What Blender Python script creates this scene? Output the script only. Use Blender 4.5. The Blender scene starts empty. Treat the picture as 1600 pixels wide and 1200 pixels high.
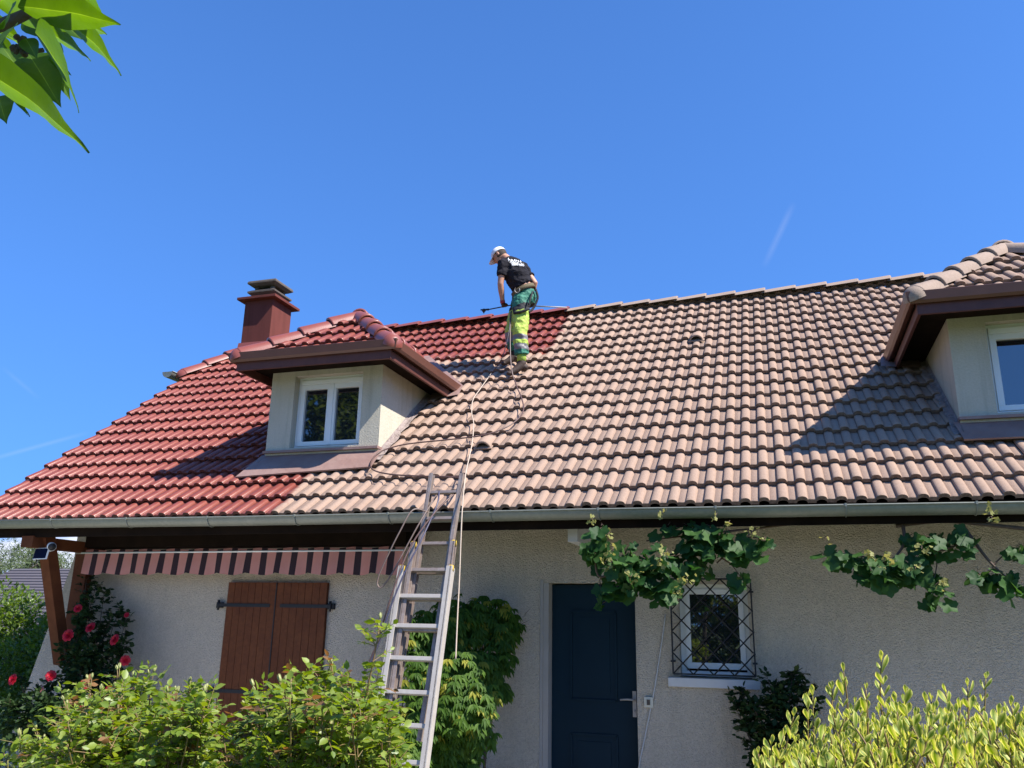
import bpy, bmesh, math, random
import numpy as np
from mathutils import Vector, Matrix
from mathutils.bvhtree import BVHTree

S = bpy.context.scene
COL = S.collection
R_ = math.radians
random.seed(7)
rng = np.random.default_rng(7)

# ------------------------------------------------------------------ camera
YAW, PITCH, ROLL, FPX = 0.311183, 0.276350, 0.0179504, 1307.24
CAMZ = 1.75
def _axes():
    cy, sy, cp, sp = math.cos(YAW), math.sin(YAW), math.cos(PITCH), math.sin(PITCH)
    f = np.array([-sy*cp, cy*cp, sp]); r = np.array([cy, sy, 0.]); u = np.cross(r, f)
    cr, sr = math.cos(ROLL), math.sin(ROLL)
    return r*cr+u*sr, -r*sr+u*cr, f
AR, AU, AF = _axes()
cam_d = bpy.data.cameras.new('camera'); cam = bpy.data.objects.new('camera', cam_d); COL.objects.link(cam)
cam.matrix_world = Matrix(((AR[0], AU[0], -AF[0], 0), (AR[1], AU[1], -AF[1], 0), (AR[2], AU[2], -AF[2], CAMZ), (0, 0, 0, 1)))
cam_d.sensor_width = 36; cam_d.lens = 36*FPX/1600; cam_d.clip_start = .05; cam_d.clip_end = 3000
S.camera = cam

# ------------------------------------------------------------------ light
SUN = Vector((1.07, -.285, 1.29)).normalized()
EL = math.asin(SUN.z); AZ = math.atan2(SUN.x, SUN.y)
w = bpy.data.worlds.new('World'); S.world = w; w.use_nodes = True
nt = w.node_tree; nt.nodes.clear()
def wn(t, **k):
    n = nt.nodes.new(t)
    for a, b in k.items(): setattr(n, a, b)
    return n
sky = wn('ShaderNodeTexSky', sky_type='NISHITA', sun_disc=False, sun_elevation=EL, sun_rotation=AZ, altitude=400, air_density=1.0, dust_density=.4, ozone_density=4.0)
bg = wn('ShaderNodeBackground'); bg.inputs[1].default_value = .082
wo = wn('ShaderNodeOutputWorld'); tc = wn('ShaderNodeTexCoord')
# thin contrails and a low bank of cumulus, placed by direction in the sky
def wmath(op, a, b=None, c=None):
    n = wn('ShaderNodeMath', operation=op)
    for i, v in enumerate((a, b, c)):
        if v is None: continue
        if isinstance(v, (int, float)): n.inputs[i].default_value = v
        else: nt.links.new(v, n.inputs[i])
    return n.outputs[0]
def wdot(v):
    n = wn('ShaderNodeVectorMath', operation='DOT_PRODUCT'); nt.links.new(tc.outputs['Generated'], n.inputs[0]); n.inputs[1].default_value = v
    return n.outputs['Value']
def raydir(x, y): d = AF+AR*(x-800)/FPX-AU*(y-600)/FPX; return d/np.linalg.norm(d)
nz = wn('ShaderNodeTexNoise'); nz.inputs['Scale'].default_value = 9; nz.inputs['Detail'].default_value = 6; nz.inputs['Roughness'].default_value = .6
mp = wn('ShaderNodeMapping'); mp.inputs['Scale'].default_value = (1, 1, 2.2)
nt.links.new(tc.outputs['Generated'], mp.inputs[0]); nt.links.new(mp.outputs[0], nz.inputs['Vector'])
def contrail(a, b, width, gain):
    A, B = raydir(*a), raydir(*b); n = np.cross(A, B); n /= np.linalg.norm(n); m = A+B; m /= np.linalg.norm(m); h = math.acos(A@B)/2
    across = wmath('SUBTRACT', 1, wmath('MINIMUM', wmath('DIVIDE', wmath('ABSOLUTE', wdot(tuple(n))), width), 1))
    along = wmath('MULTIPLY', wmath('MAXIMUM', wmath('SUBTRACT', wdot(tuple(m)), math.cos(h*1.15)), 0), 1/(1-math.cos(h*1.15)))
    return wmath('MULTIPLY', wmath('MULTIPLY', across, along), wmath('MULTIPLY', nz.outputs[0], gain))
tr = wmath('ADD', contrail((1238, 322), (1196, 412), .005, .15), contrail((-30, 722), (130, 678), .003, .16))
tr = wmath('ADD', tr, contrail((5, 575), (60, 622), .003, .06))
sep = wn('ShaderNodeSeparateXYZ'); nt.links.new(tc.outputs['Generated'], sep.inputs[0])
low = wmath('SUBTRACT', 1, wmath('MINIMUM', wmath('DIVIDE', wmath('ABSOLUTE', wmath('SUBTRACT', sep.outputs[2], .055)), .062), 1))
cl = wmath('MULTIPLY', wmath('MAXIMUM', wmath('SUBTRACT', wmath('ADD', nz.outputs[0], wmath('MULTIPLY', low, .55)), .72), 0), 6)
cl = wmath('MINIMUM', wmath('MULTIPLY', cl, low), .8)
mix = wn('ShaderNodeMix', data_type='RGBA'); nt.links.new(wmath('MINIMUM', wmath('ADD', tr, cl), 1), mix.inputs[0])
tint = wn('ShaderNodeMix', data_type='RGBA', blend_type='MULTIPLY'); tint.inputs[0].default_value = 1; tint.inputs[7].default_value = (.62, 1.04, 1.56, 1)
vs_ = wn('ShaderNodeVectorMath', operation='MULTIPLY_ADD'); nt.links.new(tc.outputs['Generated'], vs_.inputs[0]); vs_.inputs[1].default_value = (1, 1, .5); vs_.inputs[2].default_value = (0, 0, .22)
vn_ = wn('ShaderNodeVectorMath', operation='NORMALIZE'); nt.links.new(vs_.outputs[0], vn_.inputs[0]); nt.links.new(vn_.outputs[0], sky.inputs[0])
nt.links.new(sky.outputs[0], tint.inputs[6])
nt.links.new(tint.outputs[2], mix.inputs[6]); mix.inputs[7].default_value = (7, 7, 7.4, 1)
nt.links.new(mix.outputs[2], bg.inputs[0]); nt.links.new(bg.outputs[0], wo.inputs[0])
sd = bpy.data.lights.new('sun', 'SUN'); sd.energy = 5.0; sd.angle = R_(.53); sd.color = (1, .95, .87)
so = bpy.data.objects.new('sun', sd); COL.objects.link(so); so.rotation_euler = SUN.to_track_quat('Z', 'Y').to_euler(); so.location = (10, -5, 20)
S.view_settings.view_transform = 'Standard'; S.view_settings.look = 'None'; S.view_settings.exposure = 1.0; S.view_settings.gamma = 1
S.cycles.max_bounces = 6; S.cycles.diffuse_bounces = 3; S.cycles.transparent_max_bounces = 8

# ------------------------------------------------------------------ frame of the house (metres; X along the facade, Y into the house, Z up)
YE, ZE, AL, GA = 7.2032, 2.7721, 0.671393, .31626      # eave, roof pitch, course gauge
X0 = -1.6152                                            # a roll of the tiles
CA, SA = math.cos(AL), math.sin(AL)
YW = 8.3                                                # face of the wall
YR, ZR = 11.705, ZE+(11.705-YE)*SA/CA                   # ridge
def at(x, y, Y):
    d = AF+AR*(x-800)/FPX-AU*(y-600)/FPX; p = d*Y/d[1]; return Vector((p[0], p[1], p[2]+CAMZ))
def on_roof(x, y, off=.05):
    d = AF+AR*(x-800)/FPX-AU*(y-600)/FPX; n = np.array([0, -SA, CA]); P0 = np.array([0, YE, ZE-CAMZ])
    p = d*((n@P0+off)/(n@d)); return Vector((p[0], p[1], p[2]+CAMZ))
def roof_z(Y): return ZE+(Y-YE)*SA/CA

# ------------------------------------------------------------------ materials
def mat(name, col, rough=.7, metal=0., noise=None, bump=None, spec=.5, trans=0., coat=0., attr=None, extra=None):
    """noise=(scale, amount, second colour); bump=(scale, strength, distance); attr=(attribute, colour at 1)"""
    m = bpy.data.materials.new(name); m.use_nodes = True; t = m.node_tree; N = t.nodes; L = t.links
    b = N['Principled BSDF']; b.inputs['Roughness'].default_value = rough; b.inputs['Metallic'].default_value = metal
    b.inputs['Specular IOR Level'].default_value = spec; b.inputs['Coat Weight'].default_value = coat; b.inputs['Coat Roughness'].default_value = .12
    c = N.new('ShaderNodeRGB'); c.outputs[0].default_value = (*col, 1); out = c.outputs[0]
    tcn = N.new('ShaderNodeTexCoord')
    def mixc(f, a, bcol):
        x = N.new('ShaderNodeMix'); x.data_type = 'RGBA'; L.new(f, x.inputs[0]); L.new(a, x.inputs[6])
        if isinstance(bcol, tuple): x.inputs[7].default_value = (*bcol, 1)
        else: L.new(bcol, x.inputs[7])
        return x.outputs[2]
    if attr:
        for an, ac in attr:
            a = N.new('ShaderNodeAttribute'); a.attribute_name = an; out = mixc(a.outputs['Fac'], out, ac)
    if noise:
        for k in range(0, len(noise), 3):
            n = N.new('ShaderNodeTexNoise'); n.inputs['Scale'].default_value = noise[k]; n.inputs['Detail'].default_value = 6; n.inputs['Roughness'].default_value = .62
            L.new(tcn.outputs['Object'], n.inputs['Vector'])
            mr = N.new('ShaderNodeMapRange'); L.new(n.outputs[0], mr.inputs[0]); mr.inputs[1].default_value = .38; mr.inputs[2].default_value = .66; mr.inputs[4].default_value = noise[k+1]
            out = mixc(mr.outputs[0], out, noise[k+2])
    L.new(out, b.inputs['Base Color'])
    if bump:
        n = N.new('ShaderNodeTexNoise'); n.inputs['Scale'].default_value = bump[0]; n.inputs['Detail'].default_value = 5
        L.new(tcn.outputs['Object'], n.inputs['Vector'])
        bp = N.new('ShaderNodeBump'); bp.inputs['Strength'].default_value = bump[1]; bp.inputs['Distance'].default_value = bump[2]
        L.new(n.outputs[0], bp.inputs['Height']); L.new(bp.outputs[0], b.inputs['Normal'])
    if trans > 0:
        tl = N.new('ShaderNodeBsdfTranslucent'); ms = N.new('ShaderNodeMixShader'); ms.inputs[0].default_value = trans
        hs = N.new('ShaderNodeHueSaturation'); hs.inputs['Saturation'].default_value = 1.15; hs.inputs['Value'].default_value = 1.7; hs.inputs['Hue'].default_value = .485
        L.new(out, hs.inputs['Color']); L.new(hs.outputs[0], tl.inputs[0])
        L.new(b.outputs[0], ms.inputs[1]); L.new(tl.outputs[0], ms.inputs[2]); L.new(ms.outputs[0], N['Material Output'].inputs[0])
    m['bsdf'] = b.name
    return m
M = {}
M['tile'] = mat('beige_tile', (.345, .240, .180), .92, noise=(1.3, .25, (.30, .208, .156), 9, .3, (.30, .208, .156), 38, .4, (.42, .305, .235), 260, .5, (.24, .165, .125)), bump=(180, .5, .008), attr=[('rnd', (.315, .216, .162)), ('nose_shade', (.07, .043, .034))], spec=.15)  # shade on the tiles' front lips is put into the colour, dark brown
M['red'] = mat('fresh_red_tile_paint', (.225, .058, .039), .36, noise=(1.6, .45, (.19, .052, .037), 9, .4, (.29, .095, .068), 60, .45, (.17, .042, .030)), bump=(110, .35, .005), attr=[('rnd', (.185, .042, .030)), ('nose_shade', (.05, .011, .009))], spec=.35, coat=.06)  # front lips again carry their shade as colour, a darker red
def sprayed(base, paint, name):
    m = M[base].copy(); m.name = name; t = m.node_tree; N = t.nodes; L = t.links
    src = M[paint].node_tree; mp_ = {}
    for n in src.nodes:
        if n.type == 'OUTPUT_MATERIAL': continue
        k = N.new(n.bl_idname); mp_[n.name] = k
        if n.type == 'MIX': k.data_type = n.data_type
        if n.type == 'ATTRIBUTE': k.attribute_name = n.attribute_name
        for a, b_ in zip(n.inputs, k.inputs):
            if hasattr(a, 'default_value') and a.type in ('VALUE', 'RGBA', 'VECTOR'):
                b_.default_value = a.default_value
        if n.type == 'RGB': k.outputs[0].default_value = n.outputs[0].default_value
    for l in src.links:
        if l.to_node.type == 'OUTPUT_MATERIAL': continue
        L.new(mp_[l.from_node.name].outputs[list(l.from_node.outputs).index(l.from_socket)], mp_[l.to_node.name].inputs[list(l.to_node.inputs).index(l.to_socket)])
    pb = [k for k in mp_.values() if k.type == 'BSDF_PRINCIPLED'][0]; bb = [n for n in N if n.type == 'BSDF_PRINCIPLED' and n != pb][0]
    at_ = N.new('ShaderNodeAttribute'); at_.attribute_name = 'paint'; tcn = N.new('ShaderNodeTexCoord'); no = N.new('ShaderNodeTexNoise'); no.inputs['Scale'].default_value = 7; no.inputs['Detail'].default_value = 8; no.inputs['Roughness'].default_value = .7
    L.new(tcn.outputs['Object'], no.inputs['Vector'])
    a1 = N.new('ShaderNodeMath'); a1.operation = 'MULTIPLY_ADD'; L.new(no.outputs[0], a1.inputs[0]); a1.inputs[1].default_value = .34; L.new(at_.outputs['Fac'], a1.inputs[2])
    mr = N.new('ShaderNodeMapRange'); mr.interpolation_type = 'SMOOTHSTEP'; L.new(a1.outputs[0], mr.inputs[0]); mr.inputs[1].default_value = .13; mr.inputs[2].default_value = .23
    ms = N.new('ShaderNodeMixShader'); L.new(mr.outputs[0], ms.inputs[0]); L.new(bb.outputs[0], ms.inputs[1]); L.new(pb.outputs[0], ms.inputs[2])
    L.new(ms.outputs[0], [n for n in N if n.type == 'OUTPUT_MATERIAL'][0].inputs[0]); return m
M['roofmix'] = sprayed('tile', 'red', 'half_painted_tile')
M['redtrim'] = mat('red_brown_ridge_tile', (.21, .055, .038), .42, noise=(8, .6, (.25, .07, .05)), bump=(120, .2, .004), coat=.15)
M['trim'] = mat('beige_ridge_tile', (.30, .22, .17), .9, noise=(6, .6, (.22, .16, .125), 60, .5, (.36, .28, .225)), bump=(120, .4, .006), spec=.25)
M['render'] = mat('roughcast_render', (.62, .535, .415), .95, noise=(.8, .5, (.49, .42, .32), 55, .6, (.33, .28, .21), 140, .6, (.78, .70, .58)), bump=(85, 1., .035), spec=.15)
def streaks(m, col, amt):
    t = m.node_tree; N = t.nodes; L = t.links; b = [n for n in N if n.type == 'BSDF_PRINCIPLED'][0]; src = b.inputs['Base Color'].links[0].from_socket
    tcn = N.new('ShaderNodeTexCoord'); mp = N.new('ShaderNodeMapping'); mp.inputs['Scale'].default_value = (9, 9, .55); no = N.new('ShaderNodeTexNoise'); no.inputs['Scale'].default_value = 1; no.inputs['Detail'].default_value = 7; no.inputs['Roughness'].default_value = .65
    L.new(tcn.outputs['Object'], mp.inputs[0]); L.new(mp.outputs[0], no.inputs['Vector']); mr = N.new('ShaderNodeMapRange'); L.new(no.outputs[0], mr.inputs[0]); mr.inputs[1].default_value = .5; mr.inputs[2].default_value = .75; mr.inputs[4].default_value = amt
    x = N.new('ShaderNodeMix'); x.data_type = 'RGBA'; L.new(mr.outputs[0], x.inputs[0]); L.new(src, x.inputs[6]); x.inputs[7].default_value = (*col, 1); L.new(x.outputs[2], b.inputs['Base Color'])
streaks(M['render'], (.33, .29, .22), .28)
M['dormer_render'] = mat('pale_dormer_render', (.52, .475, .375), .9, noise=(2.5, .45, (.42, .38, .29), 60, .4, (.38, .34, .27)), bump=(60, .5, .010), spec=.2)
streaks(M['dormer_render'], (.27, .245, .19), .55)
M['reveal'] = mat('smooth_pale_reveal', (.34, .31, .27), .85, noise=(5, .3, (.42, .39, .36)), spec=.2)
M['zinc'] = mat('weathered_zinc', (.21, .215, .175), .5, .3, noise=(4, .6, (.27, .265, .215), 26, .4, (.15, .155, .13)), bump=(30, .15, .01))
M['brownmetal'] = mat('brown_lacquered_gutter', (.115, .045, .030), .42, .1, noise=(7, .4, (.15, .06, .04)))
M['brownwood'] = mat('dark_red_brown_board', (.075, .020, .013), .6, noise=(9, .5, (.12, .036, .024)), bump=(40, .2, .004))
M['timber'] = mat('stained_timber', (.10, .033, .014), .7, spec=.15, noise=(6, .6, (.16, .056, .022)), bump=(50, .3, .005))
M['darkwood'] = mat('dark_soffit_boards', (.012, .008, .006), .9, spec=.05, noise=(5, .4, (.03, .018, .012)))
M['shutter'] = mat('varnished_shutter_wood', (.115, .034, .011), .55, spec=.2, noise=(3, .7, (.16, .052, .017), 26, .5, (.065, .018, .007)), bump=(30, .2, .004))
M['iron'] = mat('black_iron', (.018, .018, .02), .55, .3)
M['navy'] = mat('navy_door_paint', (.005, .018, .029), .55, noise=(2.5, .5, (.007, .024, .036)), spec=.12)
M['white'] = mat('white_pvc', (.74, .75, .74), .4, noise=(8, .2, (.66, .66, .64)))
M['cream'] = mat('cream_plastic', (.55, .52, .42), .5)
M['stone'] = mat('painted_sill', (.55, .54, .52), .8, noise=(12, .4, (.47, .46, .44)), bump=(80, .3, .004))
M['flash'] = mat('dull_metal_flashing', (.25, .15, .125), .6, .15, noise=(5, .6, (.31, .21, .18)), bump=(12, .4, .02))
M['lead'] = mat('dirty_flashing', (.30, .24, .215), .6, .05, noise=(22, .9, (.15, .11, .10)), bump=(35, .8, .03))
M['chim'] = mat('red_brown_chimney_render', (.135, .042, .034), .9, noise=(7, .4, (.11, .034, .028)), bump=(70, .3, .006), spec=.1)
streaks(M['chim'], (.07, .025, .02), .6)
M['concrete'] = mat('old_concrete', (.10, .078, .062), .9, noise=(14, .7, (.055, .042, .034)), bump=(60, .5, .008))
M['pink'] = mat('faded_pink_canvas', (.60, .27, .225), .85, noise=(5, .5, (.66, .33, .29)), trans=.2)
M['maroon'] = mat('dark_maroon_canvas', (.030, .012, .018), .85)
M['alu'] = mat('dull_aluminium', (.42, .385, .345), .6, .12, noise=(30, .5, (.31, .28, .25), 5, .4, (.35, .30, .27)), bump=(80, .1, .003))
M['alub'] = mat('worn_brownish_aluminium', (.30, .235, .20), .5, .4, noise=(30, .6, (.42, .36, .32), 8, .5, (.20, .14, .115)), bump=(80, .1, .003))
M['yellow'] = mat('yellow_plastic', (.46, .31, .04), .5, noise=(40, .5, (.35, .22, .03)))
M['rope'] = mat('pale_rope', (.46, .37, .29), .9, bump=(300, .6, .004))
M['hose'] = mat('brown_rubber_hose', (.10, .055, .045), .45)
M['hoseb'] = mat('dark_hose', (.012, .012, .02), .4)
M['hosev'] = mat('violet_grey_hose', (.06, .055, .09), .4)
M['hosep'] = mat('pale_grey_hose', (.17, .12, .10), .5)
M['lawn'] = mat('lawn', (.075, .11, .028), .95, noise=(3, .6, (.10, .13, .04), 60, .6, (.05, .08, .02)), bump=(60, .8, .03))
M['paving'] = mat('terrace_paving', (.58, .55, .50), .9, noise=(4, .4, (.46, .43, .39)), bump=(40, .3, .006))
M['leaf_rose'] = mat('rose_leaf', (.10, .17, .018), .42, attr=[('rnd', (.24, .30, .045)), ('red', (.24, .13, .05))], trans=.42)
M['leaf_dark'] = mat('dark_rose_leaf', (.012, .032, .008), .6, spec=.2, attr=[('rnd', (.035, .065, .018))], trans=.25)
M['leaf_vine'] = mat('vine_leaf', (.018, .062, .014), .55, spec=.22, attr=[('rnd', (.055, .12, .028)), ('red', (.28, .27, .09))], trans=.36)
M['leaf_creeper'] = mat('creeper_leaf', (.035, .085, .010), .6, spec=.25, attr=[('rnd', (.085, .16, .018)), ('red', (.27, .27, .035))], trans=.4)
M['leaf_varieg'] = mat('variegated_leaf', (.075, .16, .010), .5, spec=.3, attr=[('rnd', (.13, .22, .015)), ('edge', (.80, .74, .22))], trans=.40)
M['leaf_lilac'] = mat('lilac_leaf', (.042, .105, .006), .38, attr=[('rnd', (.065, .145, .008)), ('edge', (.22, .34, .06))], noise=(60, .35, (.045, .10, .006)), bump=(90, .4, .002), trans=.5)
M['leaf_hedge'] = mat('hedge_leaf', (.065, .115, .020), .40, attr=[('rnd', (.14, .21, .035))], trans=.4)
M['leaf_far'] = mat('willow_leaf', (.10, .135, .065), .8, spec=.1, attr=[('rnd', (.15, .185, .095))], trans=.35)
M['leaf_tree'] = mat('tree_leaf', (.07, .11, .025), .5, attr=[('rnd', (.12, .16, .04))], trans=.35)
M['stem'] = mat('woody_stem', (.09, .055, .035), .8, noise=(30, .5, (.13, .09, .06)))
M['stem_red'] = mat('red_green_stem', (.20, .11, .045), .6, noise=(12, .7, (.11, .14, .03)))
M['bark'] = mat('bark', (.10, .075, .055), .95, noise=(12, .7, (.06, .045, .035)), bump=(25, .8, .02))
M['bud'] = mat('green_bud', (.26, .30, .10), .5, noise=(30, .5, (.33, .22, .10)))
M['petal'] = mat('crimson_petal', (.42, .004, .020), .6, noise=(40, .5, (.30, .003, .014)), trans=.25)
M['petal_pink'] = mat('faded_pink_petal', (.50, .20, .19), .6, noise=(40, .5, (.58, .33, .30)), trans=.25)
M['paving2'] = mat('gravel_path', (.44, .40, .35), .95, noise=(30, .6, (.34, .31, .27)), bump=(90, .8, .01))
M['slate'] = mat('grey_brown_ribbed_roof', (.085, .075, .085), .75, noise=(3, .4, (.11, .095, .10)))
M['skin'] = mat('tanned_skin', (.43, .215, .135), .55, noise=(30, .3, (.37, .17, .10)))
M['shirt'] = mat('black_cotton', (.012, .011, .015), .9, spec=.2, noise=(6, .6, (.022, .020, .025)), bump=(14, 1., .03))
M['print'] = mat('white_print', (.80, .80, .80), .7)
M['green'] = mat('green_work_cloth', (.012, .11, .072), .7, noise=(9, .6, (.03, .20, .13)), bump=(16, .9, .03))
M['lime'] = mat('hi_vis_lime_cloth', (.36, .47, .07), .7, noise=(7, .5, (.30, .42, .045)), bump=(16, .8, .03))
M['reflect'] = mat('grey_reflective_band', (.16, .15, .15), .5)
M['blackcloth'] = mat('black_cloth', (.012, .012, .014), .8, bump=(20, .6, .02))
M['boot'] = mat('brown_leather_boot', (.045, .024, .015), .7, noise=(20, .5, (.025, .014, .010)), bump=(40, .4, .006))
M['webbing'] = mat('olive_webbing', (.10, .075, .035), .8)
M['cap'] = mat('white_cap_cloth', (.72, .70, .74), .8, bump=(40, .3, .006))
M['hair'] = mat('short_brown_hair', (.035, .022, .014), .8, bump=(150, .6, .006))
M['glove'] = mat('black_glove', (.015, .015, .018), .7)
M['gloved'] = mat('red_glove_cuff', (.30, .02, .03), .7)
M['panel'] = mat('navy_solar_cell', (.004, .008, .03), .8, spec=.05)
M['room'] = mat('dark_room', (.02, .02, .02), .9)
g = bpy.data.materials.new('window_glass'); g.use_nodes = True
b = g.node_tree.nodes['Principled BSDF']; b.inputs['Base Color'].default_value = (.012, .015, .02, 1); b.inputs['Roughness'].default_value = .02
b.inputs['IOR'].default_value = 1.9; b.inputs['Coat Weight'].default_value = 1; b.inputs['Coat IOR'].default_value = 1.8; b.inputs['Coat Roughness'].default_value = .01
M['glass'] = g

# ------------------------------------------------------------------ builders
class MB:
    """collects shapes into one mesh with several material slots and face attributes"""
    def __init__(s): s.v = []; s.f = []; s.m = []; s.sm = []; s.at = {}
    def add(s, verts, faces, mi=0, smooth=False, **at_):
        o = len(s.v); s.v += [tuple(p) for p in verts]; n = len(s.f)
        s.f += [tuple(i+o for i in f) for f in faces]; s.m += [mi]*len(faces); s.sm += [smooth]*len(faces)
        return s
    def box(s, a, b, mi=0, rot=None, bev=0):
        x0, y0, z0 = a; x1, y1, z1 = b
        v = [(x0, y0, z0), (x1, y0, z0), (x1, y1, z0), (x0, y1, z0), (x0, y0, z1), (x1, y0, z1), (x1, y1, z1), (x0, y1, z1)]
        if rot: v = [rot @ Vector(p) for p in v]
        return s.add(v, [(0, 3, 2, 1), (4, 5, 6, 7), (0, 1, 5, 4), (1, 2, 6, 5), (2, 3, 7, 6), (3, 0, 4, 7)], mi)
    def beam(s, p, q, w_, h_, up=Vector((0, 0, 1)), mi=0):
        p, q = Vector(p), Vector(q); d = (q-p).normalized(); r = d.cross(up).normalized(); u = r.cross(d)
        v = [c+r*a*w_/2+u*b_*h_/2 for c in (p, q) for a, b_ in ((-1, -1), (1, -1), (1, 1), (-1, 1))]
        return s.add(v, [(0, 1, 2, 3), (7, 6, 5, 4), (0, 4, 5, 1), (1, 5, 6, 2), (2, 6, 7, 3), (3, 7, 4, 0)], mi)
    def tube(s, pts, r, n=8, mi=0, smooth=True, cap=True, flat=1.0):
        P = [Vector(p) for p in pts]; rr = r if isinstance(r, (list, tuple)) else [r]*len(P); k = len(P); V = []; F = []
        up = Vector((0, 0, 1)); last = None
        for i in range(k):
            d = (P[min(i+1, k-1)]-P[max(i-1, 0)]).normalized()
            a = last if last is not None else (up if abs(d.z) < .9 else Vector((1, 0, 0)))
            x = (a-d*a.dot(d)).normalized(); y = d.cross(x); last = x
            for j in range(n):
                t = 2*math.pi*j/n; V.append(P[i]+x*math.cos(t)*rr[i]*flat+y*math.sin(t)*rr[i])
        for i in range(k-1):
            for j in range(n): F.append((i*n+j, i*n+(j+1) % n, (i+1)*n+(j+1) % n, (i+1)*n+j))
        if cap: F += [tuple(reversed(range(n))), tuple(range((k-1)*n, k*n))]
        return s.add(V, F, mi, smooth)
    def ball(s, c, r, mi=0, nu=12, nv=8, M3=None):
        c = Vector(c); V = []; F = []
        r = r if isinstance(r, (tuple, list)) else (r, r, r)
        for i in range(nv+1):
            th = math.pi*i/nv
            for j in range(nu):
                ph = 2*math.pi*j/nu; p = Vector((r[0]*math.sin(th)*math.cos(ph), r[1]*math.sin(th)*math.sin(ph), r[2]*math.cos(th)))
                V.append(c+(M3 @ p if M3 else p))
        for i in range(nv):
            for j in range(nu): F.append((i*nu+j, (i+1)*nu+j, (i+1)*nu+(j+1) % nu, i*nu+(j+1) % nu))
        return s.add(V, F, mi, True)
    def prism(s, poly, d, mi=0):
        """poly: list of 3-d points, extruded by vector d"""
        n = len(poly); d = Vector(d); V = [Vector(p) for p in poly]+[Vector(p)+d for p in poly]
        return s.add(V, [tuple(range(n)), tuple(reversed(range(n, 2*n)))]+[(i, i+n, (i+1) % n+n, (i+1) % n) for i in range(n)], mi)
    def mesh(s, name):
        me = bpy.data.meshes.new(name); me.from_pydata([tuple(p) for p in s.v], [], s.f); me.polygons.foreach_set('material_index', s.m); me.polygons.foreach_set('use_smooth', s.sm)
        me.update(); return me
    def obj(s, name, mats, parent=None, bev=0):
        me = s.mesh(name)
        for m in (mats if isinstance(mats, (list, tuple)) else [mats]): me.materials.append(m)
        bm = bmesh.new(); bm.from_mesh(me); bmesh.ops.recalc_face_normals(bm, faces=bm.faces)
        if bev: bmesh.ops.bevel(bm, geom=bm.edges[:], offset=bev, segments=2, affect='EDGES', profile=.6)
        bm.to_mesh(me); bm.free()
        return link(name, me, parent)
def link(name, me, parent=None):
    o = bpy.data.objects.new(name, me); COL.objects.link(o)
    if parent:
        o.parent = parent; bpy.context.view_layer.update() if False else None
        o.matrix_parent_inverse = Matrix.Translation(parent_origin(parent)).inverted()
    return o
def parent_origin(p):
    v = Vector(p.location)
    return v
def tag(o, label=None, cat=None, group=None, kind=None):
    if label: o['label'] = label
    if cat: o['category'] = cat
    if group: o['group'] = group
    if kind: o['kind'] = kind
    return o
def thing(name, loc, label, cat, group=None):
    o = bpy.data.objects.new(name, None); COL.objects.link(o); o.location = loc; o.empty_display_size = .1
    return tag(o, label, cat, group)
def attr_face(me, name, vals):
    a = me.attributes.new(name, 'FLOAT', 'FACE'); a.data.foreach_set('value', np.asarray(vals, dtype=np.float32))

# ------------------------------------------------------------------ setting
gm = MB()
n = 40
gv = []; gf = []
for i in range(n+1):
    for j in range(n+1):
        x = -1+2*i/n; y = -1+2*j/n; X = math.copysign(abs(x)**3, x)*1200; Y = math.copysign(abs(y)**3, y)*1200
        gv.append((X, Y, -.12+.02*math.sin(X*.7)*math.cos(Y*.6) if abs(X)+abs(Y) < 60 else -.12))
for i in range(n):
    for j in range(n): a = i*(n+1)+j; gf.append((a, a+n+1, a+n+2, a+1))
gm.add(gv, gf, 0, True); tag(gm.obj('ground', M['lawn']), kind='structure')
tag(MB().box((-9.4, 1.6, -.2), (-3.1, 8.25, -.02)).obj('terrace', M['paving'], bev=.01), kind='structure')
tag(MB().box((-3.09, 5.9, -.2), (5, 8.25, -.03)).obj('path', M['paving2'], bev=.01), kind='structure')

# ------------------------------------------------------------------ house
HO = Vector((-2, 10, 0))
house = thing('house', HO, 'long rendered house with tiled roof half painted red and two dormers, ladder against its gutter', 'house')

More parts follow.
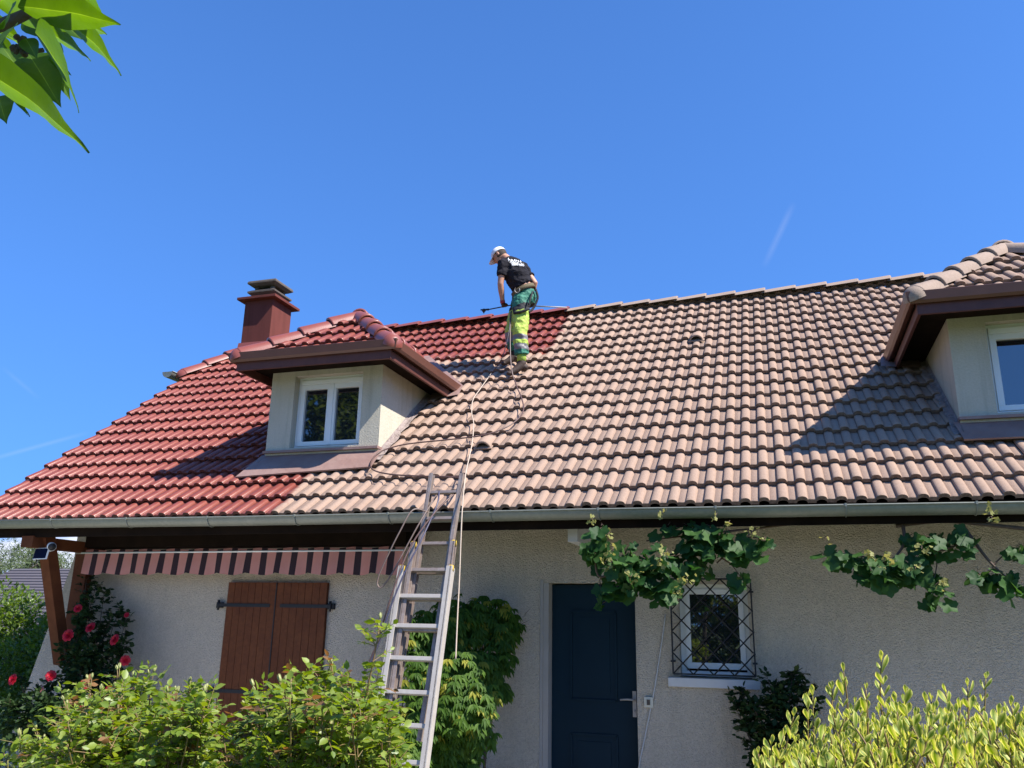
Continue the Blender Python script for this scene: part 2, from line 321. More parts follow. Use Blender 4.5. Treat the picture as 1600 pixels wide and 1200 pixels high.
# tile sheets
TP = [(-.268, 0), (-.264, .010), (-.243, .0175), (-.19, .0240), (-.10, .0290), (0, .0305), (.10, .0288), (.18, .0240), (.235, .0168), (.268, .009), (.282, .002), (.30, -.0025), (.325, .002), (.725, 0)]
def tile_sheet(u0, rolls, courses, O, U, V_, phase=0, red=None, last=1.0, seed=0):
    """O origin at the eave, U unit along the eave, V_ unit up the slope; returns a bmesh with material index 1 for painted tiles"""
    O, U, V_ = Vector(O), Vector(U), Vector(V_); Nn = U.cross(V_).normalized()
    if Nn.z < 0: Nn = -Nn
    rg = np.random.default_rng(seed); P = []; F = []; mi = []; rnd = []; st = []; no = []
    h0, h1, th = .060, .012, .039
    for j in range(courses):
        s0 = j*GA; s1 = (j+1)*GA+.025
        if j == courses-1: s1 = j*GA+GA*last
        for i0 in range(0, rolls, 2):
            rv = rg.random()**1.3 if rg.random() < .85 else 1.; js = rg.normal(0, .0034); jh = rg.normal(0, .0020); rs = 1.0 if rg.random() < .0 else 0
            for i in (i0, i0+1):
                if i >= rolls: continue
                uc = u0+.15*i; paint = 1 if (red and red(O+U*uc+V_*(s0+.1), j)) else 0
                o = len(P); k = len(TP)
                prof = [(uc+.15*t, z) for t, z in TP]
                if i == i0: prof = [(u_, z*1.0) for (u_, z) in prof]
                for u_, z in prof: P.append(O+U*u_+V_*(s0+js)+Nn*(h0-th+z+jh))
                for u_, z in prof: P.append(O+U*u_+V_*(s0+js-.002)+Nn*(h0-.004+z+jh))
                for u_, z in prof: P.append(O+U*u_+V_*(s0+js-.002)+Nn*(h0-.004+z+jh))
                for u_, z in prof: P.append(O+U*u_+V_*(s0+js+.006)+Nn*(h0+z+jh))
                for u_, z in prof: P.append(O+U*u_+V_*s1+Nn*(h1+z*.92+jh))
                rows = [(0, 1), (2, 3), (3, 4)]
                for a, b_ in rows:
                    for q in range(k-1):
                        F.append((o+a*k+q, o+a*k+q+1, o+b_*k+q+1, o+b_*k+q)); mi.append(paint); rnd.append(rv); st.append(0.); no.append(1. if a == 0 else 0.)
    me = bpy.data.meshes.new('t'); me.from_pydata(P, [], F); me.polygons.foreach_set('material_index', mi); me.polygons.foreach_set('use_smooth', [True]*len(F))
    attr_face(me, 'rnd', rnd); attr_face(me, 'stain', st); attr_face(me, 'nose_shade', no)  # last attribute marks the front lip faces coloured dark as shade
    bm = bmesh.new(); bm.from_mesh(me); bpy.data.meshes.remove(me)
    return bm
def cut(bm, p, nrm, sel=None):
    """remove what lies on the side the normal points to"""
    g_ = bm.verts[:]+bm.edges[:]+bm.faces[:]
    bmesh.ops.bisect_plane(bm, geom=g_, plane_co=Vector(p), plane_no=Vector(nrm), clear_outer=True)
def bm_obj(bm, name, mats, parent):
    me = bpy.data.meshes.new(name); bm.to_mesh(me); bm.free()
    for m in mats: me.materials.append(m)
    return link(name, me, parent)

XV = -8.9; XE = 4.95
def red_main(p, j):
    X = p.x
    jitter = .15*math.sin(j*2.3)
    if X < -4.78 and j < 5: return True
    if X < -5.0: return True
    if X < -3.9 and j > 13: return True
    if j >= 13 and X < -2.80: return True
    return False
i_first = math.ceil((XV-X0)/.15)
nroll = int((XE-XV)/.15)
TD = .090      # the roof frame runs over the crests of the tiles; the sheet lies this much below
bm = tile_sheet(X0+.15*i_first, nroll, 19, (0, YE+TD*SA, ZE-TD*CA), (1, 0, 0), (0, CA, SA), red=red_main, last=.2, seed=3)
# the half hip of the left gable end
HB = Vector((-8.93, 10.60, roof_z(10.60)-.075)); HP = Vector((-8.2, YR, ZR-.075))
hipn = (HP-HB).cross(Vector((0, 0, 1))).normalized()
if hipn.x > 0: hipn = -hipn
# faces beyond the hip line only above its base
upper = [f for f in bm.faces if f.calc_center_median().y > HB.y-.35]
vs = {v for f in upper for v in f.verts}; es = {e for f in upper for e in f.edges}
r_ = bmesh.ops.bisect_plane(bm, geom=list(vs)+list(es)+upper, plane_co=HB, plane_no=hipn)
dead = [f for f in bm.faces if (f.calc_center_median()-HB).dot(hipn) > .001 and f.calc_center_median().y > HB.y-.02]
bmesh.ops.delete(bm, geom=dead, context='FACES')
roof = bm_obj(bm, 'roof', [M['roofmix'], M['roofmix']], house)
co = np.empty(len(roof.data.vertices)*3, np.float32); roof.data.vertices.foreach_get('co', co); co = co.reshape(-1, 3); sl = (co[:, 1]-YE)/CA
dpaint = np.maximum(-4.76-co[:, 0], np.minimum((sl-12.95*GA), -2.82-co[:, 0])); pa = roof.data.attributes.new('paint', 'FLOAT', 'POINT'); pa.data.foreach_set('value', np.clip(dpaint, -1, 1).astype(np.float32))
# underlay, back slope, hip slope, soffit
u = MB()
dn = .02
ax, bx_ = XV+.03, XE-.02
u.prism([(ax, YE+.11, roof_z(YE+.11)-.13), (bx_, YE+.11, roof_z(YE+.11)-.13), (bx_, YR, ZR-.135), (-8.2, YR, ZR-.135), (HB.x+.05, HB.y, HB.z-.05)], (0, 0, -.10))
u.prism([(ax, 2*YR-YE, ZE-.1), (bx_, 2*YR-YE, ZE-.1), (bx_, YR+.01, ZR-.10), (-8.2, YR+.01, ZR-.10), (HB.x+.05, 2*YR-HB.y, HB.z-.05)], (0, 0, -.10))
u.prism([(HB.x, HB.y, HB.z-.02), (HB.x, 2*YR-HB.y, HB.z-.02), (-8.2, YR, HP.z-.03)], (0, 0, -.08))
u.obj('roof_deck', M['darkwood'], roof)
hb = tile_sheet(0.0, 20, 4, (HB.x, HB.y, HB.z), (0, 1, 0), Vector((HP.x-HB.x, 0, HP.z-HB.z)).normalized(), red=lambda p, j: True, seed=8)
c2 = (HP-HB).cross(Vector((0, 0, 1))).normalized(); c2 = c2 if c2.x > 0 else -c2
cut(hb, HB, c2); HB2 = Vector((HB.x, 2*YR-HB.y, HB.z)); c3 = (HP-HB2).cross(Vector((0, 0, 1))).normalized(); c3 = c3 if c3.x > 0 else -c3
cut(hb, HB2, c3)
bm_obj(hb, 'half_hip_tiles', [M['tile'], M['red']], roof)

def ridge_tiles(p, q, length, w_, h_, mats, idx, name, parent, rev=False, lift=.018, jit=.004, seg=6, dome=False, rnd_prof=False):
    """overlapping caps from p to q; each cap is larger at its leading end"""
    p, q = Vector(p), Vector(q); L_ = (q-p).length; n_ = max(1, round(L_/length)); st = L_/n_; d = (q-p).normalized()
    r = d.cross(Vector((0, 0, 1))).normalized(); up = r.cross(d).normalized(); mb = MB(); rg = random.Random(5)
    def ring(c, k, inner=0, z=0):
        out = []
        for a in range(seg+1):
            t = a/seg
            if rnd_prof: ang = math.pi*(1-t); x = math.cos(ang)*w_*k; y = math.sin(ang)*h_*k
            else:
                prof = [(-1, 0), (-.72, .42), (-.38, .86), (0, 1), (.38, .86), (.72, .42), (1, 0)]; x, y = prof[a][0]*w_*k, prof[a][1]*h_*k
            out.append(c+r*x*(1-inner)+up*(y*(1-inner)+z))
        return out
    for i in range(n_):
        a = p+d*st*i; b_ = a+d*(st+.05); j_ = rg.uniform(-jit, jit)
        if rev: a, b_ = p+d*st*(i+1), p+d*(st*i-.05)
        A1 = ring(a, 1.06, 0, lift+j_); A0 = ring(a, 1.06, .16, lift+j_); A2 = ring(a+(b_-a)*.04, 1.06, 0, lift+j_+.004)
        B = ring(b_, .93, 0, -.004+j_); V = A0+A1+A2+B; k = seg+1; mi = idx(a) if callable(idx) else idx; F = []
        for rr in range(3):
            for c in range(seg): F.append((rr*k+c, rr*k+c+1, (rr+1)*k+c+1, (rr+1)*k+c))
        mb.add(V, F, mi, rnd_prof)
    if dome:
        k = seg+1
        rows = [ring(p-d*w_*1.06*math.sin(t), max(.02, 1.06*math.cos(t)), 0, lift) for t in (0, .35, .7, 1.05, 1.35, 1.52)]
        V = sum(rows, []); F = [(a*k+c, a*k+c+1, (a+1)*k+c+1, (a+1)*k+c) for a in range(5) for c in range(seg)]
        mb.add(V, F, idx(p) if callable(idx) else idx, True)
    return mb.obj(name, mats, parent)
rm = [M['trim'], M['redtrim']]
ridge_tiles((XE, YR, ZR-.055), (-8.2, YR, ZR-.055), .415, .135, .085, rm, lambda a: 1 if a.x < -2.55 else 0, 'ridge_tiles', roof)
ridge_tiles(HB+Vector((.02, .02, .02)), HP, .40, .125, .105, rm, 1, 'hip_tiles', roof, rnd_prof=True, dome=True)
ridge_tiles(HB2, HP, .40, .125, .105, rm, 1, 'hip_tiles', roof, rnd_prof=True)
# verge edge board on the left gable
vb = MB()
vb.prism([(XV-.035, YE+.05, ZE-.06), (XV-.035, HB.y, HB.z-.03), (XV-.035, HB.y, HB.z-.20), (XV-.035, YE+.05, ZE-.20)], (.03, 0, 0))
vb.obj('verge_board', M['brownwood'], roof)

# vent tiles
def vent(X, s, parent):
    V_ = Vector((0, CA, SA)); N_ = Vector((0, -SA, CA)); O = Vector((X, YE+s*CA, ZE+s*SA))-N_*.075; U = Vector((1, 0, 0)); mb = MB()
    seg = 12; rows = []
    for (t, k) in ((0, 1.0), (.02, 1.03), (.12, .92), (.22, .6), (.30, .15)):
        rows.append([O+V_*t+U*math.cos(math.pi*(1-a/seg))*.085*(.75+.25*k)+N_*(.045+math.sin(math.pi*a/seg)*.088*k) for a in range(seg+1)])
    k = seg+1; inner = [O+V_*.002+U*math.cos(math.pi*(1-a/seg))*.070+N_*(.045+math.sin(math.pi*a/seg)*.070) for a in range(k)]
    V = inner+sum(rows, [])
    mb.add(V, [(a*k+c, a*k+c+1, (a+1)*k+c+1, (a+1)*k+c) for a in range(len(rows)) for c in range(seg)], 0, True)
    back = [O+V_*.05+U*math.cos(math.pi*(1-a/seg))*.072+N_*(.03+math.sin(math.pi*a/seg)*.085) for a in range(k)]
    mb.add(back, [tuple(range(k))], 1)
    mb.prism([O+U*-.10+N_*.047-V_*.015, O+U*.10+N_*.047-V_*.015, O+U*.10+N_*.05+V_*.05, O+U*-.10+N_*.05+V_*.05], N_*.012)
    return mb.obj('vent_tile', [M['tile'], M['room']], parent)
tag(vent(-2.93, 1.19, roof), 'hooded vent tile just right of the rope, low on the beige roof')
tag(vent(-.865, 3.98, roof), 'hooded vent tile high on the beige roof')

# gutter
def halfgutter(pts, r, name, mats, parent, closed=True):
    """pts: the centre of the open top along the gutter"""
    mb = MB(); seg = 10; k = seg+1; V = []; P = [Vector(p) for p in pts]
    dirs = []
    for i in range(len(P)):
        a = (P[i]-P[i-1]).normalized() if i else (P[1]-P[0]).normalized(); b_ = (P[i+1]-P[i]).normalized() if i < len(P)-1 else a
        d = (a+b_).normalized(); o = Vector((d.y, -d.x, 0)).normalized(); dirs.append(o/max(.5, a.dot(d)))
    for i, p in enumerate(P):
        for a in range(k):
            t = math.pi*a/seg; V.append(p+dirs[i]*math.cos(t)*r-Vector((0, 0, math.sin(t)*r)))
    for i, p in enumerate(P):
        for a in range(k):
            t = math.pi*a/seg; V.append(p+dirs[i]*math.cos(t)*(r-.004)-Vector((0, 0, math.sin(t)*(r-.004))))
    o = len(P)*k; F = []
    for i in range(len(P)-1):
        for a in range(seg): F.append((i*k+a, i*k+a+1, (i+1)*k+a+1, (i+1)*k+a)); F.append((o+i*k+a, o+(i+1)*k+a, o+(i+1)*k+a+1, o+i*k+a+1))
    mb.add(V, F, 0, True)
    mb.add([V[a] for a in range(k)], [tuple(range(k))]); mb.add([V[(len(P)-1)*k+a] for a in range(k)], [tuple(range(k))])
    mb.tube([p+dirs[i]*(r+.003) for i, p in enumerate(P)], .008, 8)
    return mb.obj(name, mats, parent)
YG = 7.172; RG = .080
_g = [at(x, y, YG-RG) for x, y in ((5, 810), (300, 806), (600, 799.5), (900, 792.5), (1150, 788.5), (1400, 783.5), (1595, 780.5))]
def gz(X): return float(np.interp(X, [-9.5]+[p.x for p in _g]+[6], [_g[0].z+.004]+[p.z for p in _g]+[_g[-1].z-.01]))-.020
gut = halfgutter([(X, YG, gz(X)) for X in (-8.95, -6.7, -5.1, -3.3, -1.6)]+[(-.5, YG, gz(-.5)), (.7, YG, gz(.7)), (1.7, YG, gz(1.7)), (XE, YG, gz(XE))], RG, 'gutter', [M['zinc']], house)
for px in (72, 190, 317, 454, 601, 762, 932, 1118, 1324, 1532):
    X = at(px, 805, 7.02).x; mb = MB()
    mb.tube([(X, YG-math.cos(t)*(RG+.003), gz(X)-math.sin(t)*(RG+.003)) for t in [math.pi*a/12 for a in range(13)]], .006, 6)
    mb.box((X-.008, YG-RG-.014, gz(X)-.012), (X+.008, YG-RG-.004, gz(X)+.014))
    mb.obj('gutter_bracket', M['zinc'], gut)
# fascia and sloping soffit
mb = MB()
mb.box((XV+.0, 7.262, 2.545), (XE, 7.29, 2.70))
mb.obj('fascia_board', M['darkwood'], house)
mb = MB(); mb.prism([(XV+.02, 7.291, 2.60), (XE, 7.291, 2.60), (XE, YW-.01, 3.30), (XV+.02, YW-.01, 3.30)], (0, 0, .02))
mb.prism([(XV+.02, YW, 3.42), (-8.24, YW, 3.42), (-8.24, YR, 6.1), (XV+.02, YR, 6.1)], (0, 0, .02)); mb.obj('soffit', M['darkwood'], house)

# walls (openings are real holes between panels)
wall = MB()
D = (-2.30, -1.385, -.05, 2.125); Wn = (-.975, -.335, 1.278, 2.125); T = 3.36
def wp(x0, x1, z0, z1): wall.box((x0, YW, z0), (x1, YW+.34, z1))
wp(-8.13, D[0], -.3, T); wp(D[0], D[1], D[3], T); wp(D[1], Wn[0], -.3, T); wp(Wn[0], Wn[1], -.3, Wn[2]); wp(Wn[0], Wn[1], Wn[3], T); wp(Wn[1], 4.6, -.3, T)
wall.prism([(-8.13, YW, -.3), (-8.9, YW, -.3), (-8.62, YW, 1.0), (-8.24, YW, 2.4), (-8.24, YW, 3.36), (-8.13, YW, 3.36)], (0, .34, 0))
# gable ends and back
for x0, x1 in ((-8.24, -7.95), (4.3, 4.6)):
    wall.prism([(x0, YW+.341, -.3), (x0, 15.1, -.3), (x0, 15.1, 3.36), (x0, 13.2, 4.95), (x0, 10.2, 4.95), (x0, YW+.341, 3.5)], (x1-x0, 0, 0))
wall.box((-7.949, 14.8, -.3), (4.299, 15.1, 3.3))
me = wall.mesh('wall'); me.materials.append(M['render'])
bmw = bmesh.new(); bmw.from_mesh(me); bmesh.ops.recalc_face_normals(bmw, faces=bmw.faces); bmw.to_mesh(me); bmw.free()
wallo = link('wall', me, house)
# dark rooms behind openings
mb = MB(); mb.box((Wn[0]-.3, YW+.42, 1.0), (Wn[1]+.3, YW+1.2, 2.4)); mb.obj('room_interior', M['room'], house)

# front door
dr = MB(); y0 = YW+.13
dr.box((D[0]+.055, y0, -.05), (D[1], y0+.05, D[3]-.012))
door = dr.obj('door', M['navy'], house)
def molding(x0, x1, z0, z1, y, w_=.022, d_=.014):
    m_ = MB()
    for a, b_ in (((x0, z0), (x1, z0)), ((x1, z0), (x1, z1)), ((x1, z1), (x0, z1)), ((x0, z1), (x0, z0))):
        m_.beam((a[0], y, a[1]), (b_[0], y, b_[1]), w_, d_*2, up=Vector((0, 1, 0)))
    m_.box((x0+.06, y-.008, z0+.06), (x1-.06, y+.001, z1-.06))
    return m_
Z1 = lambda px, py: at(px, py, y0).z
molding(at(893, 1000, y0).x, at(962, 1000, y0).x, Z1(925, 1094), Z1(925, 956), y0).obj('door_panel', M['navy'], door)
molding(at(893, 1000, y0).x, at(962, 1000, y0).x, .12, Z1(925, 1148), y0).obj('door_panel', M['navy'], door)
hx = D[1]-.045
hm = MB(); hm.box((hx-.018, y0-.012, .90), (hx+.018, y0-.001, 1.13)); hm.tube([(hx, y0-.01, 1.055), (hx, y0-.055, 1.055)], .009); hm.tube([(hx, y0-.052, 1.055), (hx-.06, y0-.056, 1.058), (hx-.13, y0-.052, 1.052)], [.010, .009, .008]); hm.ball((hx, y0-.013, .955), .012)
hm.obj('door_handle', M['alu'], door)
rv = MB(); rv.box((D[0]+.002, YW-.004, -.05), (D[0]+.055, y0+.06, D[3]-.002)); rv.box((D[0]-.03, YW-.006, -.05), (D[0]+.0, YW-.001, D[3]+.03)); rv.obj('door_jamb', M['reveal'], house)
be = at(1014, 1097, YW)
bl = MB(); bl.box((be.x-.04, YW-.025, be.z-.045), (be.x+.04, YW-.001, be.z+.045)); bl.box((be.x-.017, YW-.034, be.z-.026), (be.x+.017, YW-.0255, be.z+.026), 1)
bl.obj('doorbell', [M['cream'], M['concrete']], house, bev=.002)

# small window with lattice grille
wr = bpy.data.objects.new('window', None); COL.objects.link(wr); wr.parent = house; wr.location = Vector((-.66, YW, 1.28))-HO
def childof(mb, name, mats, par, world_origin, bev=0):
    o = mb.obj(name, mats, None, bev); o.parent = par; o.matrix_parent_inverse = Matrix.Translation(world_origin).inverted(); return o
WO = Vector((-.66, YW, 1.28))
yf = YW+.12
fm = MB()
def frame(mb, x0, x1, z0, z1, y, w_, d_, mi=0, bot=None):
    bt = bot or w_
    mb.box((x0, y, z0), (x1, y+d_, z0+bt), mi); mb.box((x0, y, z1-w_), (x1, y+d_, z1), mi); mb.box((x0, y, z0+bt), (x0+w_, y+d_, z1-w_), mi); mb.box((x1-w_, y, z0+bt), (x1, y+d_, z1-w_), mi)
frame(fm, Wn[0], Wn[1], Wn[2]+.01, Wn[3], yf, .045, .06); frame(fm, Wn[0]+.0455, Wn[1]-.0455, Wn[2]+.075, Wn[3]-.0455, yf-.012, .05, .06, bot=.055)
childof(fm, 'frame', [M['white']], wr, WO, .003)
childof(MB().box((Wn[0]+.09, yf+.015, Wn[2]+.12), (Wn[1]-.09, yf+.02, Wn[3]-.09)), 'pane', [M['glass']], wr, WO)
childof(MB().box((-1.085, YW-.06, 1.197), (-.265, YW+.19, 1.277)), 'sill', [M['stone']], wr, WO, .006)
gr = MB(); gy = YW-.055; gx0, gx1, gz0, gz1 = -1.035, -.300, 1.310, 2.165
for a, b_ in (((gx0, gz0), (gx1, gz0)), ((gx0, gz1), (gx1, gz1)), ((gx0, gz0), (gx0, gz1)), ((gx1, gz0), (gx1, gz1))):
    gr.beam((a[0], gy, a[1]), (b_[0], gy, b_[1]), .014, .014, up=Vector((0, 1, .01)))
cw, ch = (gx1-gx0)/4, (gz1-gz0)/4.5
def clipseg(x, z, dx, dz):
    t1 = min((gx1-x)/dx if dx > 0 else (gx0-x)/dx, (gz1-z)/dz); return (x+dx*t1, z+dz*t1)
for i in range(-6, 12):
    for sgn in (1, -1):
        pts = []
        N_ = 60
        for k in range(N_+1):
            z = gz0+(gz1-gz0)*k/N_; x = gx0+i*cw+sgn*(z-gz0)/ch*cw
            if gx0 <= x <= gx1: pts.append((x, gy+sgn*.004, z))
        if len(pts) > 1: gr.tube([pts[0], pts[-1]], .0062, 6)
for i in range(0, 5):
    for j in range(0, 10):
        x = gx0+cw*(i+(.5 if j % 2 else 0)); z = gz0+ch*j*.5
        if gx0 < x < gx1 and gz0 < z < gz1: gr.ball((x, gy, z), .011, 0, 8, 5)
for x, z in ((gx0, 1.42), (gx1, 1.42), (gx0, 2.05), (gx1, 2.05)): gr.box((x-.02, gy-.006, z-.008), (x+.02, YW-.001, z+.008))
childof(gr, 'grille', [M['iron']], wr, WO)

# shutters
shx = (-5.965, -5.335, -4.705)
for k in (0, 1):
    xa, xb = shx[k]+.004, shx[k+1]-.004; mb = MB(); npk = 7; pw = (xb-xa)/npk
    for i in range(npk): mb.box((xa+i*pw+.0022, YW-.045+rng.uniform(-.001, .001), -.02), (xa+(i+1)*pw-.0022, YW-.008, 2.118))
    mb.box((xa, YW-.03, -.015), (xb, YW-.006, 2.11))
    sh = mb.obj('shutter', M['shutter'], house); tag(sh, ('left' if k == 0 else 'right')+' wooden shutter leaf below the striped awning')
    for z in (1.87, .97, .25):
        hb_ = MB(); x_in = xb-.06 if k == 0 else xa+.06; x_out = xa-.10 if k == 0 else xb+.055
        hb_.box((min(x_in, x_out), YW-.054, z-.018), (max(x_in, x_out), YW-.046, z+.018))
        hb_.tube([(x_out, YW-.05, z-.055), (x_out, YW-.05, z+.055)], .014); hb_.box((x_out-.035, YW-.04, z-.03), (x_out+.035, YW-.0, z+.03))
        hb_.obj('hinge_strap', M['iron'], sh)
mb = MB(); mb.box((-5.34, YW-.052, .0), (-5.328, YW-.046, 2.118)); mb.obj('shutter_cover_strip', M['iron'], house)
# lintel lip above the shutters
# timber bracket under the left eave
tb = MB(); tx = -7.86
tb.beam(at(97, 1035, 8.12), at(72, 836, 7.42), .135, .12, up=Vector((1, 0, 0)))
tbr = tb.obj('timber_brace', M['timber'], house)
mb = MB(); mb.box((tx-.09, 7.24, 2.44), (tx+.07, YW-.002, 2.56)); mb.obj('timber_brace', M['timber'], house)
mb = MB(); mb.box((-8.125, YW-.10, 1.18), (-7.93, YW-.001, 2.44)); mb.obj('wall_post', M['timber'], house)
mb = MB(); p_ = at(908, 833, 7.9); mb.box((p_.x-.045, 7.55, 2.46), (p_.x+.045, YW-.002, 2.66)); mb.obj('rafter_end', M['stone'], house)

# dormers
def dormer(gx0_, gx1_, wx0, wx1, redp, label):
    O = Vector(((wx0+wx1)/2, 8.1, 3.4)); e = bpy.data.objects.new('dormer', None); COL.objects.link(e); e.parent = house; e.location = O-HO; tag(e, label)
    def ch(mb, name, mats, bev=0): return childof(mb, name, mats, e, O, bev)
    EZ = 4.60; fy = 7.68; hw = (gx1_-gx0_)/2-.07; xc = (gx0_+gx1_)/2; SO = 4.50; yw = 8.1
    ox0, ox1, oz0, oz1 = wx0+.305, wx1-.24, 3.59, 4.435
    m_ = MB(); zb = 3.50
    m_.box((wx0, yw, zb-.1), (ox0, yw+.25, SO)); m_.box((ox1, yw, zb-.1), (wx1, yw+.25, SO)); m_.box((ox0, yw, oz1), (ox1, yw+.25, SO)); m_.box((ox0, yw, zb-.1), (ox1, yw+.25, oz0))
    for a, b_ in ((wx0, wx0+.12), (wx1-.12, wx1)):
        m_.prism([(a, yw+.251, zb-.2), (a, 9.7, SO-.3), (a, 9.7, SO), (a, yw+.251, SO)], (b_-a, 0, 0))
    ch(m_, 'dormer_wall', [M['dormer_render']])
    # window
    f_ = MB(); yy = yw+.10
    frame(f_, ox0, ox1, oz0, oz1, yy, .035, .06); xm = (ox0+ox1)/2
    for a, b_ in ((ox0+.0355, xm-.001), (xm+.001, ox1-.0355)): frame(f_, a, b_, oz0+.036, oz1-.036-.055, yy-.012, .055, .06, bot=.05)
    f_.box((ox0+.0355, yy-.02, oz1-.090), (ox1-.0355, yy+.05, oz1-.036)); f_.box((xm-.028, yy-.022, oz0+.037), (xm+.028, yy-.0125, oz1-.0915))
    ch(f_, 'window_frame', [M['white']], .003)
    for a, b_ in ((ox0+.09, xm-.055), (xm+.055, ox1-.09)): ch(MB().box((a, yy+.02, oz0+.08), (b_, yy+.025, oz1-.14)), 'pane', [M['glass']])
    ch(MB().box((ox0-.1, yw+.26, 3.4), (ox1+.1, yw+.9, SO-.02)), 'room_interior', [M['room']])
    ch(MB().box((wx0-.01, yw-.045, 3.535), (wx1+.01, yw+.1, 3.562)), 'sill', [M['flash']])
    # apron flashing and side flashing lying on the tiles
    def rp(X, s, off): return Vector((X, YE+s*CA, ZE+s*SA))+Vector((0, -SA, CA))*off
    a_ = MB(); a_.add([rp(wx0-(.12 if redp else .03), .72 if redp else .88, .006), rp(wx1+.07, .82 if redp else .88, .012), rp(wx1+.05, 1.18, .024), rp(wx0-.05, 1.18, .024), rp(wx0-(.12 if redp else .03), .72 if redp else .88, -.010), rp(wx1+.07, .82 if redp else .88, -.006)], [(0, 1, 2, 3), (4, 5, 1, 0)])
    ch(a_, 'apron_flashing', [M['flash']])
    rg = random.Random(3)
    for X, sg in ((wx0, -1), (wx1, 1)):
        s_ = MB(); nn = 26; A = []
        for i in range(nn+1):
            s = 1.0+1.75*i/nn
            A += [rp(X+sg*.004, s, .022), rp(X+sg*.012, s, -.004), rp(X+sg*.035+rg.uniform(-.006, .006), s, .006-.03*((s/GA) % 1)+rg.uniform(-.003, .004)), rp(X+sg*.075+rg.uniform(-.012, .012), s, -.002-.03*((s/GA) % 1))]
        s_.add(A, [(i*4+c, i*4+c+1, i*4+c+5, i*4+c+4) for i in range(nn) for c in range(3)], 0, True)
        ch(s_, 'side_flashing', [M['lead']])
    for X, sg in ((gx0_, -1), (gx1_, 1)):
        v_ = MB(); v_.add([rp(X-sg*.30, 2.55, .004), rp(X+sg*.06, 2.66, .006), rp(X+sg*.02, 2.95, .006), rp(X-sg*.9, 4.2, .004), rp(X-sg*1.05, 4.15, .004), rp(X-sg*.35, 2.9, .004)], [(0, 1, 2, 5), (5, 2, 3, 4)]); ch(v_, 'valley_flashing', [M['flash']])
    # soffit, fascia, gutter
    k_ = MB(); yb = 9.55
    k_.box((gx0_+.10, fy, SO), (gx1_-.10, yw+.2, SO+.02)); k_.box((gx0_+.10, yw+.2, SO), (wx0+.1, yb, SO+.02)); k_.box((wx1-.1, yw+.2, SO), (gx1_-.10, yb, SO+.02)); ch(k_, 'soffit', [M['brownwood']])
    b_ = MB(); b_.box((gx0_+.085, fy-.03, 4.405), (gx1_-.085, fy, EZ-.01)); b_.box((gx0_+.085, fy, 4.405), (gx0_+.115, yb, EZ-.01)); b_.box((gx1_-.115, fy, 4.405), (gx1_-.085, yb, EZ-.01)); ch(b_, 'fascia', [M['brownwood']], .004)
    # box gutter with a sloping face
    g2 = MB()
    def gring(ox, oy, x, y):   # outward direction
        o_ = Vector((ox, oy, 0)); c = Vector((x, y, 0))
        return [c+o_*-.075+Vector((0, 0, EZ-.085)), c+o_*-.03+Vector((0, 0, EZ-.10)), c+o_*-.012+Vector((0, 0, EZ-.075)), c+o_*.002+Vector((0, 0, EZ+.005)), c+o_*-.012+Vector((0, 0, EZ+.012)), c+o_*-.02+Vector((0, 0, EZ-.06)), c+o_*-.075+Vector((0, 0, EZ-.07))]
    rings = [gring(-1, 0, gx0_, 9.50), gring(-1, -1, gx0_, fy-.09), gring(1, -1, gx1_, fy-.09), gring(1, 0, gx1_, 9.50)]
    V = sum(rings, []); k = 7; F = [(i*k+c, i*k+(c+1) % k, (i+1)*k+(c+1) % k, (i+1)*k+c) for i in range(3) for c in range(k)]+[tuple(range(k)), tuple(range(3*k, 4*k))]
    g2.add(V, F); ch(g2, 'dormer_gutter', [M['brownmetal']])
    # tiled roof: front hip slope and two side slopes
    pr = (lambda p, j: True) if redp else None
    bx0, bx1 = xc-hw, xc+hw; z0 = EZ-.10; AP = Vector((xc, fy+hw, z0+hw*SA/CA))
    nR = int(2*hw/.15)+2; tl_ = bpy.data.meshes.new('dormer_roof')
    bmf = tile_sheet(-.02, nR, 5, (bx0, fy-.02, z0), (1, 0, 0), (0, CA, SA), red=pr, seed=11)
    cut(bmf, (bx0, fy-.02, 0), (-1, 1, 0)); cut(bmf, (bx1, fy-.02, 0), (1, 1, 0))
    mt = [M['tile'], M['red']]
    bmf.to_mesh(tl_)
    for sgn, bx in ((1, bx0), (-1, bx1)):
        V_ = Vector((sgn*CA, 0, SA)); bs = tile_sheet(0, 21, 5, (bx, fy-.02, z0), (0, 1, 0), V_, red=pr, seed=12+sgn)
        cut(bs, (bx, fy-.02, 0), (sgn, -1, 0)); cut(bs, (xc, 0, 0), (sgn, 0, 0)); cut(bs, (0, YE, ZE-.12), (0, SA, -CA))
        t2 = bpy.data.meshes.new('x'); bs.to_mesh(t2); bs.free(); bmf.from_mesh(t2); bpy.data.meshes.remove(t2)
    me = bpy.data.meshes.new('dormer_roof'); bmf.to_mesh(me); bmf.free()
    for m in mt: me.materials.append(m)
    o = link('dormer_roof', me); o.parent = e; o.matrix_parent_inverse = Matrix.Translation(O).inverted()
    # deck under the tiles
    d_ = MB(); zz = z0-.005; rb = Vector((xc, 10.45, AP.z-.01)); a1 = Vector((bx0, fy, zz)); a2 = Vector((bx1, fy, zz)); a3 = Vector((bx1, 9.45, zz)); a4 = Vector((bx0, 9.45, zz)); ap = Vector((xc, AP.y, AP.z-.01))
    d_.add([a1, a2, a3, a4, ap, rb], [(0, 1, 4), (1, 2, 5, 4), (3, 0, 4, 5), (0, 3, 2, 1)]); ch(d_, 'roof_deck', [M['darkwood']])
    ii = 1 if redp else 0; up = Vector((0, 0, .012))
